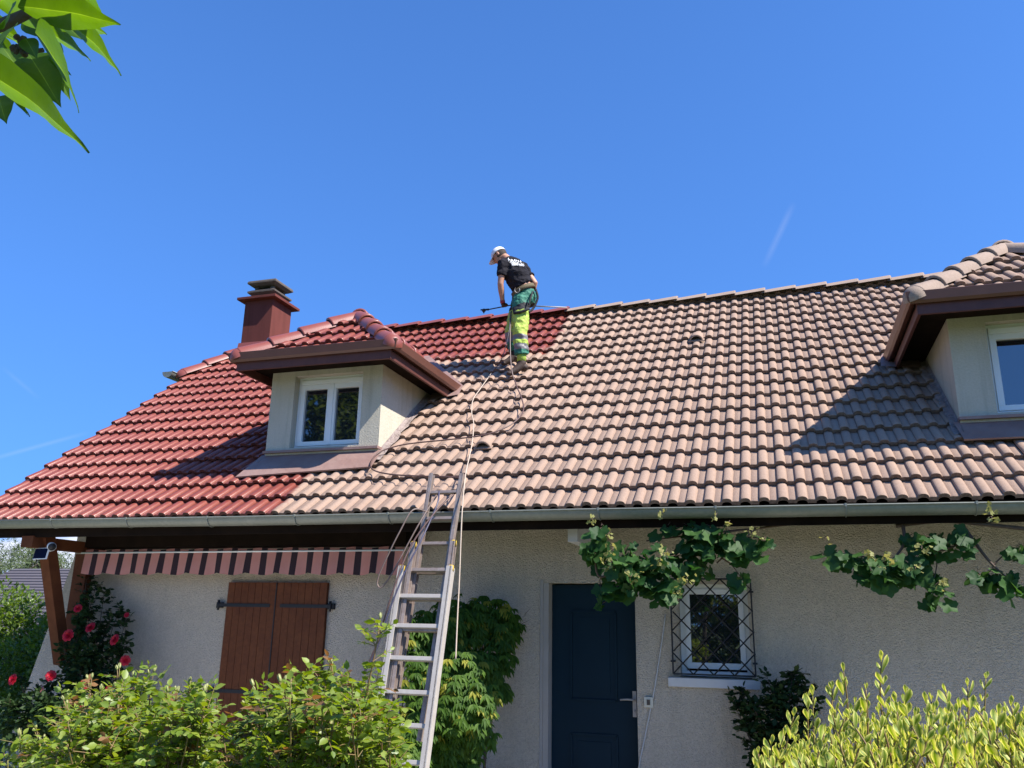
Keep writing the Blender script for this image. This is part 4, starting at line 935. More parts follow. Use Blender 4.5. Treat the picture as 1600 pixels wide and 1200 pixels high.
creeper()

# grape vine along the gutter -------------------------------------------------
def vine(label, blobs, seed, stems, shoots):
    rg = random.Random(seed); nr = np.random.default_rng(seed); e = thing('grape_vine', Vector(blobs[0][0])*1., label, 'grape vine', 'grape vines hanging under the gutter'); P = []; Dv = []; N_ = []; X = []; Sz = []
    st = MB()
    for s in stems: st.tube(smooth(s, 6), [.016-.010*i/(6*(len(s)-1)) for i in range(6*(len(s)-1)+1)], 7)
    for (c, r, n_) in blobs:
        n_ = int(n_*1.45); p = np.array(c)+unit(nr.normal(size=(n_, 3)))*(nr.random((n_, 1))**.45)*np.array(r)
        for q in p:
            d = np.array([rg.gauss(0, .75), rg.gauss(-.35, .35), -.75+rg.gauss(0, .35)]); P.append(q); Dv.append(d); N_.append(np.array([rg.gauss(0, .5), -.55+rg.gauss(0, .4), .6+rg.gauss(0, .3)])); X.append(0.); Sz.append(.118*rg.uniform(.55, 1.25))
            if rg.random() < .5: st.tube([q, q+np.array([rg.uniform(-.05, .05), rg.uniform(0, .06), rg.uniform(.01, .03)])], [.0022, .0022], 4)
    canes = [Vector(p) for s in stems for p in smooth(s, 6)]
    for (c, r, n_) in blobs:
        k = min(canes, key=lambda p: (p-Vector(c)).length); st.tube(smooth([k, (k+Vector(c))/2+Vector((rg.uniform(-.04, .04), .02, .03)), Vector(c)], 5), [.007-.0045*i/10 for i in range(11)], 6)
    for (c, n_, sp) in shoots:   # pale young shoots
        for k in range(n_):
            q = np.array(c)+nr.normal(0, sp, 3); P.append(q); Dv.append(nr.normal(0, 1, 3)); N_.append(nr.normal(0, .6, 3)+np.array([0, -.5, .7])); X.append(.75+.25*rg.random()); Sz.append(.030*rg.uniform(.6, 1.6))
        st.tube(smooth([np.array(c)+np.array([0, .12, .03]), np.array(c)+np.array([.01, .05, .03]), np.array(c)], 4), .0025, 5)
    n_ = len(P); Sz = np.array(Sz)
    foliage('leaves', np.array(P), np.array(Dv), np.array(N_), Sz, Sz*1.06, T_VINE, M['leaf_vine'], e, rnd=nr.random(n_)**1.5, red=np.array(X))
    st.obj('stems', M['stem'], e)
A = lambda x, y, Y: tuple(at(x, y, Y))
vine('grape vine hanging from the gutter over the blue door and the barred window',
     [(A(938, 858, 6.98), (.13, .12, .16), 20), (A(975, 875, 7.0), (.22, .15, .18), 34), (A(1030, 890, 7.05), (.24, .16, .22), 42), (A(985, 905, 7.0), (.24, .12, .12), 22), (A(1075, 870, 7.2), (.22, .15, .18), 30), (A(1040, 920, 7.05), (.16, .10, .11), 12), (A(1110, 840, 7.2), (.24, .14, .10), 22), (A(1150, 850, 7.2), (.14, .12, .14), 18), (A(1160, 905, 7.2), (.10, .1, .07), 6), (A(1190, 850, 7.1), (.06, .08, .10), 7), (A(1080, 825, 7.2), (.35, .1, .06), 18), (A(940, 925, 7.0), (.10, .08, .10), 6), (A(940, 830, 6.95), (.05, .08, .10), 5)], 51,
     [[A(1600, 826, 7.3), A(1450, 812, 7.3), A(1350, 816, 7.35), A(1250, 818, 7.35), A(1180, 826, 7.35), A(1090, 835, 7.3), A(1010, 845, 7.3)], [A(1090, 815, 7.35), A(1075, 850, 7.25), A(1040, 880, 7.2)], [A(1180, 826, 7.35), A(1150, 850, 7.25), A(1120, 880, 7.2)], [A(1040, 880, 7.2), A(985, 880, 7.05), A(935, 900, 7.0), A(932, 830, 6.95)]],
     [(A(925, 812, 6.93), 7, .022), (A(955, 860, 6.85), 12, .03), (A(950, 835, 6.9), 8, .03), (A(985, 902, 6.85), 14, .03), (A(1040, 862, 6.9), 9, .025), (A(1030, 878, 6.85), 12, .03), (A(1072, 905, 6.85), 10, .03), (A(1060, 925, 6.9), 8, .025), (A(945, 880, 6.85), 8, .025), (A(1175, 830, 6.95), 10, .03), (A(1195, 845, 6.95), 6, .02), (A(1035, 803, 6.98), 5, .015), (A(1118, 806, 6.98), 5, .012), (A(1138, 818, 6.95), 4, .015)])
vine('grape vine hanging on the right under the gutter, right of the barred window',
     [(A(1310, 870, 7.2), (.10, .1, .08), 9), (A(1350, 880, 7.2), (.13, .12, .12), 16), (A(1400, 885, 7.15), (.20, .15, .16), 34), (A(1440, 850, 7.2), (.18, .14, .12), 26), (A(1455, 920, 7.15), (.12, .1, .14), 14), (A(1500, 845, 7.2), (.16, .1, .10), 16), (A(1545, 895, 7.15), (.13, .1, .08), 12), (A(1580, 910, 7.15), (.09, .1, .09), 9), (A(1590, 860, 7.2), (.08, .1, .06), 6), (A(1380, 905, 7.1), (.10, .08, .09), 8), (A(1640, 880, 7.2), (.16, .1, .12), 16)], 52,
     [[A(1410, 815, 7.35), A(1412, 850, 7.25), A(1390, 880, 7.2)], [A(1412, 835, 7.3), A(1460, 860, 7.2), A(1500, 850, 7.2)], [A(1500, 815, 7.35), A(1540, 870, 7.2), A(1570, 900, 7.15)], [A(1400, 822, 7.34), A(1450, 816, 7.33), A(1500, 815, 7.33), A(1560, 822, 7.33), A(1640, 830, 7.33)]],
     [(A(1382, 875, 6.95), 12, .03), (A(1440, 858, 6.95), 10, .03), (A(1475, 912, 6.95), 10, .03), (A(1430, 890, 6.95), 8, .03), (A(1548, 800, 6.97), 7, .02), (A(1550, 812, 6.95), 4, .012), (A(1290, 843, 7.1), 5, .02), (A(1358, 868, 7.0), 6, .02)])

# small rose shrub under the window -------------------------------------------
e, te = rose_bush('small_shrub', (-.15, 8.0, -.1), [A(x, y, Y) for x, y, Y in [(1145, 1095, 8.05), (1160, 1082, 8.05), (1200, 1062, 8.0), (1238, 1055, 8.0), (1245, 1052, 8.05), (1262, 1075, 8.0), (1268, 1100, 7.95), (1210, 1085, 7.9), (1225, 1120, 7.9), (1180, 1110, 7.9), (1250, 1130, 7.9), (1200, 1140, 7.9), (1165, 1130, 8.0), (1190, 1165, 7.9), (1215, 1175, 7.9), (1560, 1090, 8.0), (1140, 1080, 8.0)][:15]], 0, 'dark small leaved shrub against the wall beneath the barred window', M['leaf_dark'], 61, parent_cat='shrub', buds=False, stem_m='stem', lsize=.058,
    fill=[(A(1225, 1100, 7.95), (.20, .14, .20), 300), (A(1180, 1110, 7.95), (.16, .12, .12), 150), (A(1205, 1160, 7.95), (.15, .12, .16), 150)])

# variegated shrub, lower right -------------------------------------------------
def variegated():
    e = thing('variegated_shrub', (.42, 2.75, -.1), 'variegated yellow and green shrub with upright shoots in the lower right corner', 'shrub'); rg = random.Random(71); nr = np.random.default_rng(71); st = MB(); P = []; Dv = []; N_ = []; Sz = []
    def shoot(tp, L_, lean):
        tp = Vector(tp); b0 = tp-(Vector((lean, rg.uniform(-.1, .1), 1)).normalized())*L_; path = smooth([b0, (b0+tp)/2+Vector((rg.uniform(-.012, .012), rg.uniform(-.01, .01), 0)), tp], 6)
        st.tube(path, [.0035-.002*i/12 for i in range(13)], 6); d = (tp-b0).normalized(); n_ = int(L_/.028)
        for k in range(n_):
            t = 1-k/n_; q = b0+(tp-b0)*t; ax_ = d.orthogonal().normalized(); ax_ = Matrix.Rotation(k*math.pi/2+rg.uniform(-.3, .3), 3, d) @ ax_
            for s in (1, -1):
                ld = (d*(1.15 if k < 2 else .85)+ax_*s*(.35 if k == 0 else .62)+Vector((rg.gauss(0, .1), rg.gauss(0, .1), .1))).normalized(); P.append(tuple(q)); Dv.append(tuple(ld)); N_.append(tuple(d*.9-ax_*s*.9)); Sz.append((.028 if k == 0 else .043)*rg.uniform(.5, 1.2))
    tall = [(1318, 1050, 2.6), (1377, 1034, 2.55), (1353, 1078, 2.5), (1300, 1078, 2.6), (1262, 1092, 2.65), (1270, 1088, 2.6), (1415, 1085, 2.55), (1400, 1100, 2.5), (1478, 1085, 2.5), (1512, 1073, 2.6), (1540, 1061, 2.55), (1580, 1104, 2.5), (1590, 1110, 2.6), (1447, 1100, 2.5), (1455, 1095, 2.6), (1240, 1120, 2.6), (1225, 1150, 2.55), (1335, 1100, 2.5), (1560, 1120, 2.45), (1500, 1110, 2.45), (1205, 1165, 2.6), (1185, 1178, 2.6), (1610, 1090, 2.5)]
    for x, y, Y in tall: shoot(at(x, y, Y), rg.uniform(.16, .24), rg.uniform(-.25, .3))
    for k in range(430):
        x = rg.uniform(1175, 1690); top = 1112+max(0, (1300-x))*.55; y = top+rg.random()**1.0*150; shoot(at(x, y, 2.45+rg.uniform(-.25, .45)+(y-top)*-.001), rg.uniform(.09, .17), rg.uniform(-.5, .5))
    n_ = len(P); Sz = np.array(Sz)
    foliage('leaves', np.array(P), np.array(Dv), np.array(N_)+nr.normal(0, .2, (n_, 3)), Sz, Sz*.54, T_VAR, M['leaf_varieg'], e, rnd=nr.random(n_))
    # main branches down to the ground
    for k in range(16):
        a = Vector((.42+rg.uniform(-.08, .08), 2.75+rg.uniform(-.08, .08), -.1)); b_ = Vector((rg.uniform(.0, .95), 2.6+rg.uniform(-.2, .35), rg.uniform(1.1, 1.4))); st.tube(smooth([a, (a+b_)/2+Vector((rg.uniform(-.06, .06), 0, .1)), b_], 5), [.012-.008*i/10 for i in range(11)], 6)
    st.obj('stems', M['stem_red'], e)
    p, d = lumpy((.5, 2.85, 1.0), (.6, .38, .34), 2600, 72, lumps=14, lump_r=.45); s = .04*(.7+.5*nr.random(len(p)))
    foliage('inner_leaves', p, unit(d+nr.normal(0, .6, p.shape)), d+np.array([0, 0, .8]), s, s*.62, T_VAR, M['leaf_varieg'], e)
variegated()

# hedge shrub on the far left ------------------------------------------------------
def bush(name, cen, rad, n_, m, label, cat, seed, ls, tmpl=T_OVAL, lumps=16, lr=.4, trunk=None, shell=.5, asp=.6):
    e = thing(name, (cen[0], cen[1], -.1), label, cat); nr = np.random.default_rng(seed); p, d = lumpy(cen, rad, n_, seed, shell=shell, lumps=lumps, lump_r=lr); s = ls*(.6+.7*nr.random(n_))
    foliage('crown', p, unit(d+nr.normal(0, .6, p.shape)), d*.6+np.array([0, 0, .9])+nr.normal(0, .35, p.shape), s, s*asp, tmpl, m, e, rnd=nr.random(n_))
    st = MB(); rg = random.Random(seed); r0 = trunk or .05; top = Vector((cen[0], cen[1], cen[2]-rad[2]*.3)); b0 = Vector((cen[0], cen[1], -.15)); st.tube(smooth([b0, (b0+top)/2+Vector((r0, 0, 0)), top], 6), [r0*(1-.5*i/12) for i in range(13)], 10)
    for k in range(12):
        t = top+Vector((0, 0, -rg.random()*rad[2]*.4)); en = Vector(cen)+Vector((rg.uniform(-.7, .7)*rad[0], rg.uniform(-.7, .7)*rad[1], rg.uniform(-.3, .8)*rad[2])); st.tube(smooth([t, (t+en)/2+Vector((0, 0, .05*rad[2])), en], 5), [r0*.45*(1-.8*i/10) for i in range(11)], 7)
    st.obj('trunk', M['bark'], e); return e
q = at(-12, 1020, 11.3); bush('leafy_shrub', (q.x, q.y, .98), (1.30, 1.2, 1.35), 10000, M['leaf_hedge'], 'tall sunlit leafy shrub at the left edge, below the neighbouring roof', 'shrub', 81, .085, lumps=28, lr=.34)
q = at(72, 1060, 10.0); bush('leafy_shrub', (q.x, q.y, .72), (.85, .8, 1.12), 6000, M['leaf_hedge'], 'lower leafy shrub beside the timber brace, behind the crimson roses', 'shrub', 82, .075, lumps=18, lr=.36)
# far trees, neighbour's roof
for k, (x, y, Y, rr, lab) in enumerate([(5, 888, 44, 2.6, 'pale willowy tree at the left edge behind the dark neighbouring roof'), (52, 880, 46, 1.9, 'pale willowy tree just left of the solar panel, behind the neighbouring roof'), (105, 900, 50, 2.2, 'low pale tree seen between the timber brace and the wall'), (-60, 880, 48, 3., 'pale tree left of the neighbouring roof beyond the frame')]):
    c = at(x, y, Y); bush('willow_tree', (c.x, c.y, c.z), (rr, rr, rr*.85), 5200, M['leaf_far'], lab, 'tree', 90+k, .20, T_LANCE, lumps=24, lr=.30, trunk=.22, asp=.5)
nb = thing('neighbouring_house', (-31, 29, 0), 'low house with a dark ribbed roof in the distance at the left edge', 'house')
a = at(30, 889, 27); b_ = at(165, 888, 27); zr = (a.z+b_.z)/2; m_ = MB(); xL = a.x-.2; xR = b_.x+3.0; nrib = 22; run = 4.2; hgt = 2.5
for i in range(nrib):
    t0, t1 = i/nrib, (i+1)/nrib; y0_, z0_ = 27-run*t0, zr-hgt*t0; y1_, z1_ = 27-run*t1, zr-hgt*t1; w0 = xL-t0*1.4; w1 = xL-t1*1.4
    m_.add([(w0, y0_, z0_), (xR, y0_, z0_), (xR, y1_, z1_+.05), (w1, y1_, z1_+.05), (w1, y1_, z1_-.0), (xR, y1_, z1_-.0)], [(0, 1, 2, 3), (3, 2, 5, 4)])
m_.prism([(xL-1.4, 27-run, zr-hgt-.02), (xR, 27-run, zr-hgt-.02), (xR, 27.0, zr-.02), (xL, 27.0, zr-.02)], (0, 0, -.12)); m_.prism([(xL, 27.01, zr-.02), (xR, 27.01, zr-.02), (xR, 31, zr-hgt), (xL-1.4, 31, zr-hgt)], (0, 0, -.12))
m_.obj('roof', M['slate'], nb)
MB().box((xL-.9, 23.4, -.2), (xR-.3, 30.4, zr-hgt+.05)).obj('wall', M['render'], nb)
# trees behind the viewer, seen in the panes
bush('garden_tree', (-13.2, -7.2, 6.6), (3.1, 3.1, 2.9), 9000, M['leaf_tree'], 'leafy garden tree behind the viewer, mirrored in the left dormer window', 'tree', 95, .30, lumps=26, lr=.32, trunk=.22)
bush('garden_hedge', (-1.5, -7.5, 1.2), (4.5, 1.2, 2.0), 9000, M['leaf_tree'], 'tall garden hedge behind the viewer, mirrored in the barred window', 'hedge', 96, .22, lumps=40, lr=.25)

# lilac branch, upper left --------------------------------------------------------
def lilac():
    e = thing('lilac_tree', (-1.5, .7, -.1), 'lilac tree branch with pointed green leaves reaching into the upper left corner', 'tree'); nr = np.random.default_rng(101); rg = random.Random(101)
    # (base px, tip px, depth base, depth tip, width/length, normal tilt)
    UP = (.1, .5, .85); FR = (.35, -.7, .2)
    L_ = [((-75, 80), (142, 238), .62, .60, .25, (.15, .55, .8)), ((55, 50), (125, 176), 1.0, .97, .54, (.35, .35, .6)), ((28, 10), (190, 38), 1.02, .98, .27, UP), ((92, 24), (191, 118), 1.08, 1.05, .30, (.3, .4, .8)), ((45, 85), (95, 167), 1.12, 1.08, .40, FR), ((108, 30), (168, 54), 1.16, 1.12, .25, UP), ((60, 45), (143, 95), 1.18, 1.14, .26, (.4, .3, .7)),
          ((25, 40), (-15, 100), 1.0, .96, .45, (-.2, -.9, .2)), ((20, 5), (-10, 50), .98, .95, .5, UP), ((-2, 150), (10, 193), 1.1, 1.06, .40, FR), ((20, 130), (43, 180), 1.12, 1.12, .3, (-.3, -.6, .7)), ((84, 100), (110, 157), 1.2, 1.16, .22, FR), ((20, 90), (88, 152), 1.2, 1.18, .30, UP), ((45, 20), (75, 62), 1.15, 1.12, .45, (.1, -.9, -.2)), ((10, 55), (60, 100), 1.15, 1.2, .40, (.4, -.4, .6)), ((-20, 30), (40, 70), 1.2, 1.2, .4, UP),
          ((-10, 5), (45, -20), 1.1, 1.0, .5, UP), ((90, 0), (140, -30), 1.1, 1.0, .5, UP), ((60, 6), (150, 12), 1.14, 1.1, .28, (.2, .5, .8)), ((40, 60), (58, 92), 1.06, 1.05, .5, FR), ((5, 75), (38, 128), 1.14, 1.12, .4, (.5, -.5, .5)), ((75, 92), (112, 118), 1.1, 1.08, .35, UP), ((95, 35), (128, 62), 1.22, 1.2, .5, FR), ((-25, 120), (48, 182), 1.25, 1.2, .22, UP), ((50, 95), (72, 150), 1.22, 1.2, .35, (.6, -.5, .3)), ((30, 100), (95, 128), 1.25, 1.2, .3, FR), ((62, 30), (100, 82), 1.25, 1.22, .5, UP), ((-5, 60), (30, 112), 1.2, 1.2, .45, UP)]
    P = []; Dv = []; N_ = []; Ln = []; Wd = []
    def atd(x, y, d): v = (AF+AR*(x-800)/FPX-AU*(y-600)/FPX)*d*1.02; return Vector((v[0], v[1], v[2]+CAMZ))
    for (a, b_, ya_, yb_, wr_, nn) in L_:
        p = atd(a[0], a[1], ya_); q = atd(b_[0], b_[1], yb_); P.append(tuple(p)); Dv.append(tuple(q-p)); Ln.append((q-p).length); Wd.append((q-p).length*wr_*(1.12 if ya_ < .7 else 1.38)); N_.append(nn)
    # more crown outside the picture
    for k in range(420):
        p = Vector((-1.35+rg.gauss(0, .28), .75+rg.gauss(0, .25), 2.75+rg.gauss(0, .26)))
        v = np.array([p.x, p.y, p.z-CAMZ]); dz = v@AF; X = 800+FPX*(v@AR)/dz; Y = 600-FPX*(v@AU)/dz
        if dz < .3 or (X > -260 and Y > -260): continue
        P.append(tuple(p)); Dv.append((rg.gauss(0, 1), rg.gauss(0, 1), rg.gauss(-.5, .5))); l = rg.uniform(.06, .10); Ln.append(l); Wd.append(l*.62); N_.append((rg.gauss(0, .5), rg.gauss(0, .5), 1))
    n_ = len(P); foliage('leaves', np.array(P), np.array(Dv), np.array(N_), np.array(Ln), np.array(Wd), T_BIG, M['leaf_lilac'], e, rnd=nr.random(n_))
    st = MB(); st.tube(smooth([(-1.5, .7, -.15), (-1.46, .72, 1.2), (-1.4, .74, 2.0), (-1.25, .74, 2.45)], 6), [.05-.03*i/18 for i in range(19)], 10)
    st.tube(smooth([(-1.25, .74, 2.45), atd(-60, 60, 1.05), atd(0, 40, 1.05), atd(55, 15, 1.05), atd(75, 2, 1.06)], 5), [.012-.008*i/20 for i in range(21)], 8)
    st.tube(smooth([(-1.25, .74, 2.45), atd(-50, 90, 1.15), atd(30, 85, 1.15), atd(68, 78, 1.15)], 5), [.008-.005*i/15 for i in range(16)], 8)
    st.tube(smooth([(-1.4, .74, 2.0), atd(-260, 60, .7), atd(-55, 118, .70)], 5), [.008-.005*i/10 for i in range(11)], 8)
    for k in range(16):
        q = atd(28+rg.uniform(-8, 14), 68+rg.uniform(-14, 20), 1.08+rg.uniform(-.02, .02)); st.ball(q, .004*rg.uniform(.6, 1.2), 0, 6, 4)
    st.obj('branches', M['bark'], e)
lilac()

# garden tap on the wall and a thin cable beside the door
q = at(237, 1086, YW-.03); mb = MB(); mb.tube([q+Vector((.05, .02, .01)), q, q+Vector((-.02, 0, -.02)), q+Vector((-.02, 0, -.09))], [.010, .011, .011, .009], 8); mb.tube([q+Vector((0, 0, .0)), q+Vector((0, -.005, .03))], .006, 6); tag(mb.obj('garden_tap', M['iron']), 'small dark garden tap on the rendered wall left of the shutters', 'tap')
mb = MB(); mb.tube(smooth([at(1040, 960, YW-.012), at(1033, 1010, YW-.012), at(1022, 1080, YW-.012), at(1010, 1140, YW-.012), at(998, 1200, YW-.012), at(990, 1260, YW-.012)], 4), .006, 6); tag(mb.obj('wall_cable', M['stone']), 'thin grey cable running down the wall between blue door and barred window', 'cable')

# ------------------------------------------------------------------ the roofer
def solid(mb, voxel, name, mats, parent, smooth_it=6, decim=None):
    me = mb.mesh(name); o = bpy.data.objects.new('tmp', me); COL.objects.link(o)
    m1 = o.modifiers.new('r', 'REMESH'); m1.mode = 'VOXEL'; m1.voxel_size = voxel; m1.use_smooth_shade = True
    m2 = o.modifiers.new('s', 'SMOOTH'); m2.iterations = smooth_it; m2.factor = .5
    dg = bpy.context.evaluated_depsgraph_get(); dg.update(); ev = o.evaluated_get(dg); out = bpy.data.meshes.new_from_object(ev); bpy.data.objects.remove(o); bpy.data.meshes.remove(me)
    out.name = name
    out.materials.clear()
    for m in mats: out.materials.append(m)
    return link(name, out, parent)
FT = on_roof(815, 578, .05)
man = thing('person', FT, 'roofer in black t-shirt, white cap and lime trousers standing on the tiles', 'person')
J = {}
def jj(k, x, y, Y): J[k] = at(x, y, Y); return J[k]
jj('pel', 819, 468, 9.92); jj('waist', 817, 450, 9.90); jj('chest', 806, 428, 9.86); jj('up', 799, 413, 9.86); jj('neck', 790, 403, 9.88); jj('head', 780, 399, 9.88)
jj('sl', 786, 413, 9.72); jj('el', 782, 444, 9.72); jj('wl', 785.5, 473, 9.84)
jj('sr', 818, 419, 10.02); jj('er', 836, 443, 10.02); jj('wr', 829, 460, 10.10)
jj('hl', 814, 472, 9.84); jj('kl', 813, 520, 9.76); jj('al', 815, 561, 9.78)      # near leg
jj('hr', 812, 474, 10.0); jj('kr', 799, 519, 9.98); jj('ar', 804, 553, 10.06)      # far leg
# body
b = MB()
hd = J['head']; fw_ = Vector((-.78, .10, -.58)).normalized(); tp_ = Vector((-.50, .12, .82)); tp_ = (tp_-fw_*tp_.dot(fw_)).normalized(); sd_ = fw_.cross(tp_)
H3 = Matrix((fw_, sd_, tp_)).transposed()
b.ball(hd, (.098, .077, .108), 0, 20, 14, H3); b.ball(hd+H3 @ Vector((.030, 0, -.060)), (.066, .056, .060), 0, 14, 10, H3)
b.ball(hd+H3 @ Vector((.102, 0, -.022)), (.022, .013, .018), 0, 8, 6, H3); b.ball(hd+H3 @ Vector((.088, 0, -.066)), (.014, .024, .010), 0, 8, 6, H3)
for s in (1, -1): b.ball(hd+H3 @ Vector((-.008, s*.079, -.012)), (.020, .011, .032), 0, 8, 6, H3)
b.tube([J['up'], J['neck'], hd+H3 @ Vector((-.03, 0, -.05))], [.07, .058, .056], 12)
b.tube([J['pel'], J['waist'], J['chest'], J['up']], [.13, .125, .14, .10], 14)
b.tube([J['sl']+Vector((.06, .02, .01)), J['sl'], (J['sl']+J['el'])/2, J['el'], J['el']*.7+J['wl']*.3, J['wl']], [.05, .056, .049, .041, .043, .027], 12)
b.tube([J['sr']+Vector((-.06, -.02, .01)), J['sr'], (J['sr']+J['er'])/2, J['er'], J['er']*.7+J['wr']*.3, J['wr']], [.05, .056, .049, .041, .043, .027], 12)
for h, k, a in (('hl', 'kl', 'al'), ('hr', 'kr', 'ar')): b.tube([J['pel'], J[h], (J[h]+J[k])/2, J[k], J[k]*.6+J[a]*.4, J[a]], [.08, .085, .075, .058, .058, .04], 12)
# hands closing round the lance
lA, lB, lC = at(756, 485, 9.99), at(800, 476.5, 9.99), at(886, 480.5, 10.12)
def hand(mb, wrist, grip, axis):
    axis = Vector(axis).normalized(); pd = (grip-wrist); out = pd.normalized(); sdv = axis.cross(out).normalized()
    mb.tube([wrist, wrist+pd*.45, wrist+pd*.8], [.026, .038, .036], 10, flat=.62)
    for i, L1 in enumerate((.9, 1.0, .95, .8)):
        o = axis*(.030-.02*i); k0 = wrist+pd*.72+o+sdv*.012; mb.tube([k0, k0+out*.030*L1+sdv*.016, k0+out*.045*L1-sdv*.006, k0+out*.030*L1-sdv*.028], [.0105, .0100, .0095, .0085], 7)
    t0 = wrist+pd*.35+axis*.032; mb.tube([t0, t0+axis*.020+out*.022-sdv*.012, t0+axis*.012+out*.045-sdv*.024], [.0125, .011, .009], 7)
gl = lA+(lB-lA)*.74; hm_ = MB(); hand(hm_, J['wl'], gl+Vector((0, 0, .0)), lB-lA)
gr_ = lB+(lC-lB)*.33; hand(b, J['wr'], gr_, lC-lB)
body = solid(b, .0085, 'body', [M['skin']], man, 3)
solid(hm_, .006, 'glove', [M['glove']], man, 1)
m_ = MB(); m_.tube([J['wl']+(J['el']-J['wl'])*.14, J['wl']-(J['el']-J['wl'])*.02], [.034, .035], 12); m_.obj('glove_cuff', M['gloved'], man)
# eyes
m_ = MB()
for s in (1, -1): m_.ball(hd+H3 @ Vector((.088, s*.030, -.003)), (.008, .011, .008), 0, 8, 6, H3)
m_.obj('eyes', M['iron'], man)
# hair and cap
m_ = MB(); m_.ball(hd+H3 @ Vector((-.010, 0, .004)), (.100, .083, .108), 0, 20, 14, H3); me = m_.mesh('hair'); bm = bmesh.new(); bm.from_mesh(me)
Hi = H3.inverted()
bmesh.ops.delete(bm, geom=[f for f in bm.faces if (lambda q: q.x > .030 or q.z < -.060-.0*q.x or q.z > .075)(Hi @ (f.calc_center_median()-hd))], context='FACES'); bm.to_mesh(me); bm.free(); me.materials.append(M['hair']); link('hair', me, man)
m_ = MB(); V = []; F = []; nu, nv = 24, 8
for i in range(nv+1):
    th = (math.pi/2+.05)*i/nv
    for j in range(nu):
        ph = 2*math.pi*j/nu; V.append(hd+H3 @ Vector((-.004+.110*math.sin(th)*math.cos(ph), .090*math.sin(th)*math.sin(ph), .018+.105*math.cos(th)+.018*math.cos(ph)*math.sin(th)*0)))
for i in range(nv):
    for j in range(nu): F.append((i*nu+j, (i+1)*nu+j, (i+1)*nu+(j+1) % nu, i*nu+(j+1) % nu))
m_.add(V, F, 0, True)
V = []; F = []
for i in range(5):
    for j in range(9):
        a = (j/8-.5)*1.9; r = .104+.078*i/4*math.cos(a*.75); V.append(hd+H3 @ Vector((r*math.cos(a)*1.0, .088*math.sin(a)/math.sin(.95)*.86, .020-.020*i/4-.014*abs(math.sin(a)))))
for i in range(4):
    for j in range(8): F.append((i*9+j, i*9+j+1, (i+1)*9+j+1, (i+1)*9+j))
m_.add(V, F, 0, True); capo = m_.obj('cap', M['cap'], man)
md = capo.modifiers.new('thick', 'SOLIDIFY'); md.thickness = .004
# t-shirt
t = MB(); bk = Vector((.0, 0, 0))
t.tube([J['waist']+Vector((0, 0, .015)), (J['waist']+J['chest'])/2, J['chest'], J['up']+Vector((0, 0, -.01)), J['neck']+Vector((.035, 0, -.035))], [.150, .160, .172, .135, .07], 18)
for s, e_ in (('sl', 'el'), ('sr', 'er')): t.tube([J['up']*.5+J[s]*.5, J[s], J[s]+(J[e_]-J[s])*.35, J[s]+(J[e_]-J[s])*.60], [.095, .080, .068, .070], 14)
shirt = solid(t, .011, 'shirt', [M['shirt'], M['print']], man, 5)
# pale brush lettering across the back, too blurred to read: short strokes laid on the cloth
bv = BVHTree.FromPolygons([v.co.copy() for v in shirt.data.vertices], [tuple(p.vertices) for p in shirt.data.polygons])
camp = Vector((0, 0, CAMZ)); pm = MB(); rg = random.Random(12)
def onshirt(px, py):
    q = at(px, py, 9.8); d = (q-camp).normalized(); h = bv.ray_cast(camp, d); return None if h[0] is None else h[0]-d*.002
def stroke(pts, w_):
    P = [onshirt(*p) for p in pts]; P = [p for p in P if p is not None]
    if len(P) > 1: pm.tube(P, w_, 6)
def word(x0_, y0_, x1_, y1_, h, n_, w_):
    for i in range(n_):
        t = (i+.5)/n_; cx_, cy_ = x0_+(x1_-x0_)*t, y0_+(y1_-y0_)*t; dx = (x1_-x0_)/n_*.42; k = rg.randrange(4); hh = h*(1.35 if i == 0 else rg.uniform(.75, 1.05))
        if k == 0: stroke([(cx_-dx, cy_-hh/2), (cx_-dx*.6, cy_+hh/2)], w_); stroke([(cx_-dx, cy_-hh/2), (cx_+dx, cy_-hh*.3), (cx_, cy_+.1*hh), (cx_+dx, cy_+hh/2)], w_)
        elif k == 1: stroke([(cx_+dx*.9, cy_-hh*.4), (cx_-dx, cy_), (cx_, cy_+hh/2), (cx_+dx, cy_+hh*.2)], w_)
        elif k == 2: stroke([(cx_-dx, cy_-hh/3), (cx_-dx*.5, cy_+hh/2), (cx_+dx*.5, cy_+hh/2), (cx_+dx, cy_-hh/3)], w_)
        else: stroke([(cx_, cy_-hh/2), (cx_+dx*.2, cy_+hh/2)], w_); stroke([(cx_-dx, cy_-hh*.15), (cx_+dx, cy_)], w_)
shirt_fold_done = True
word(792.5, 405.5, 815, 409.5, 4.0, 6, .0050); word(796.5, 409.6, 818, 412.3, 2.6, 7, .0042); word(799.5, 413.0, 819, 414.6, 3.6, 6, .0048)
pm.obj('shirt_lettering', M['print'], man)
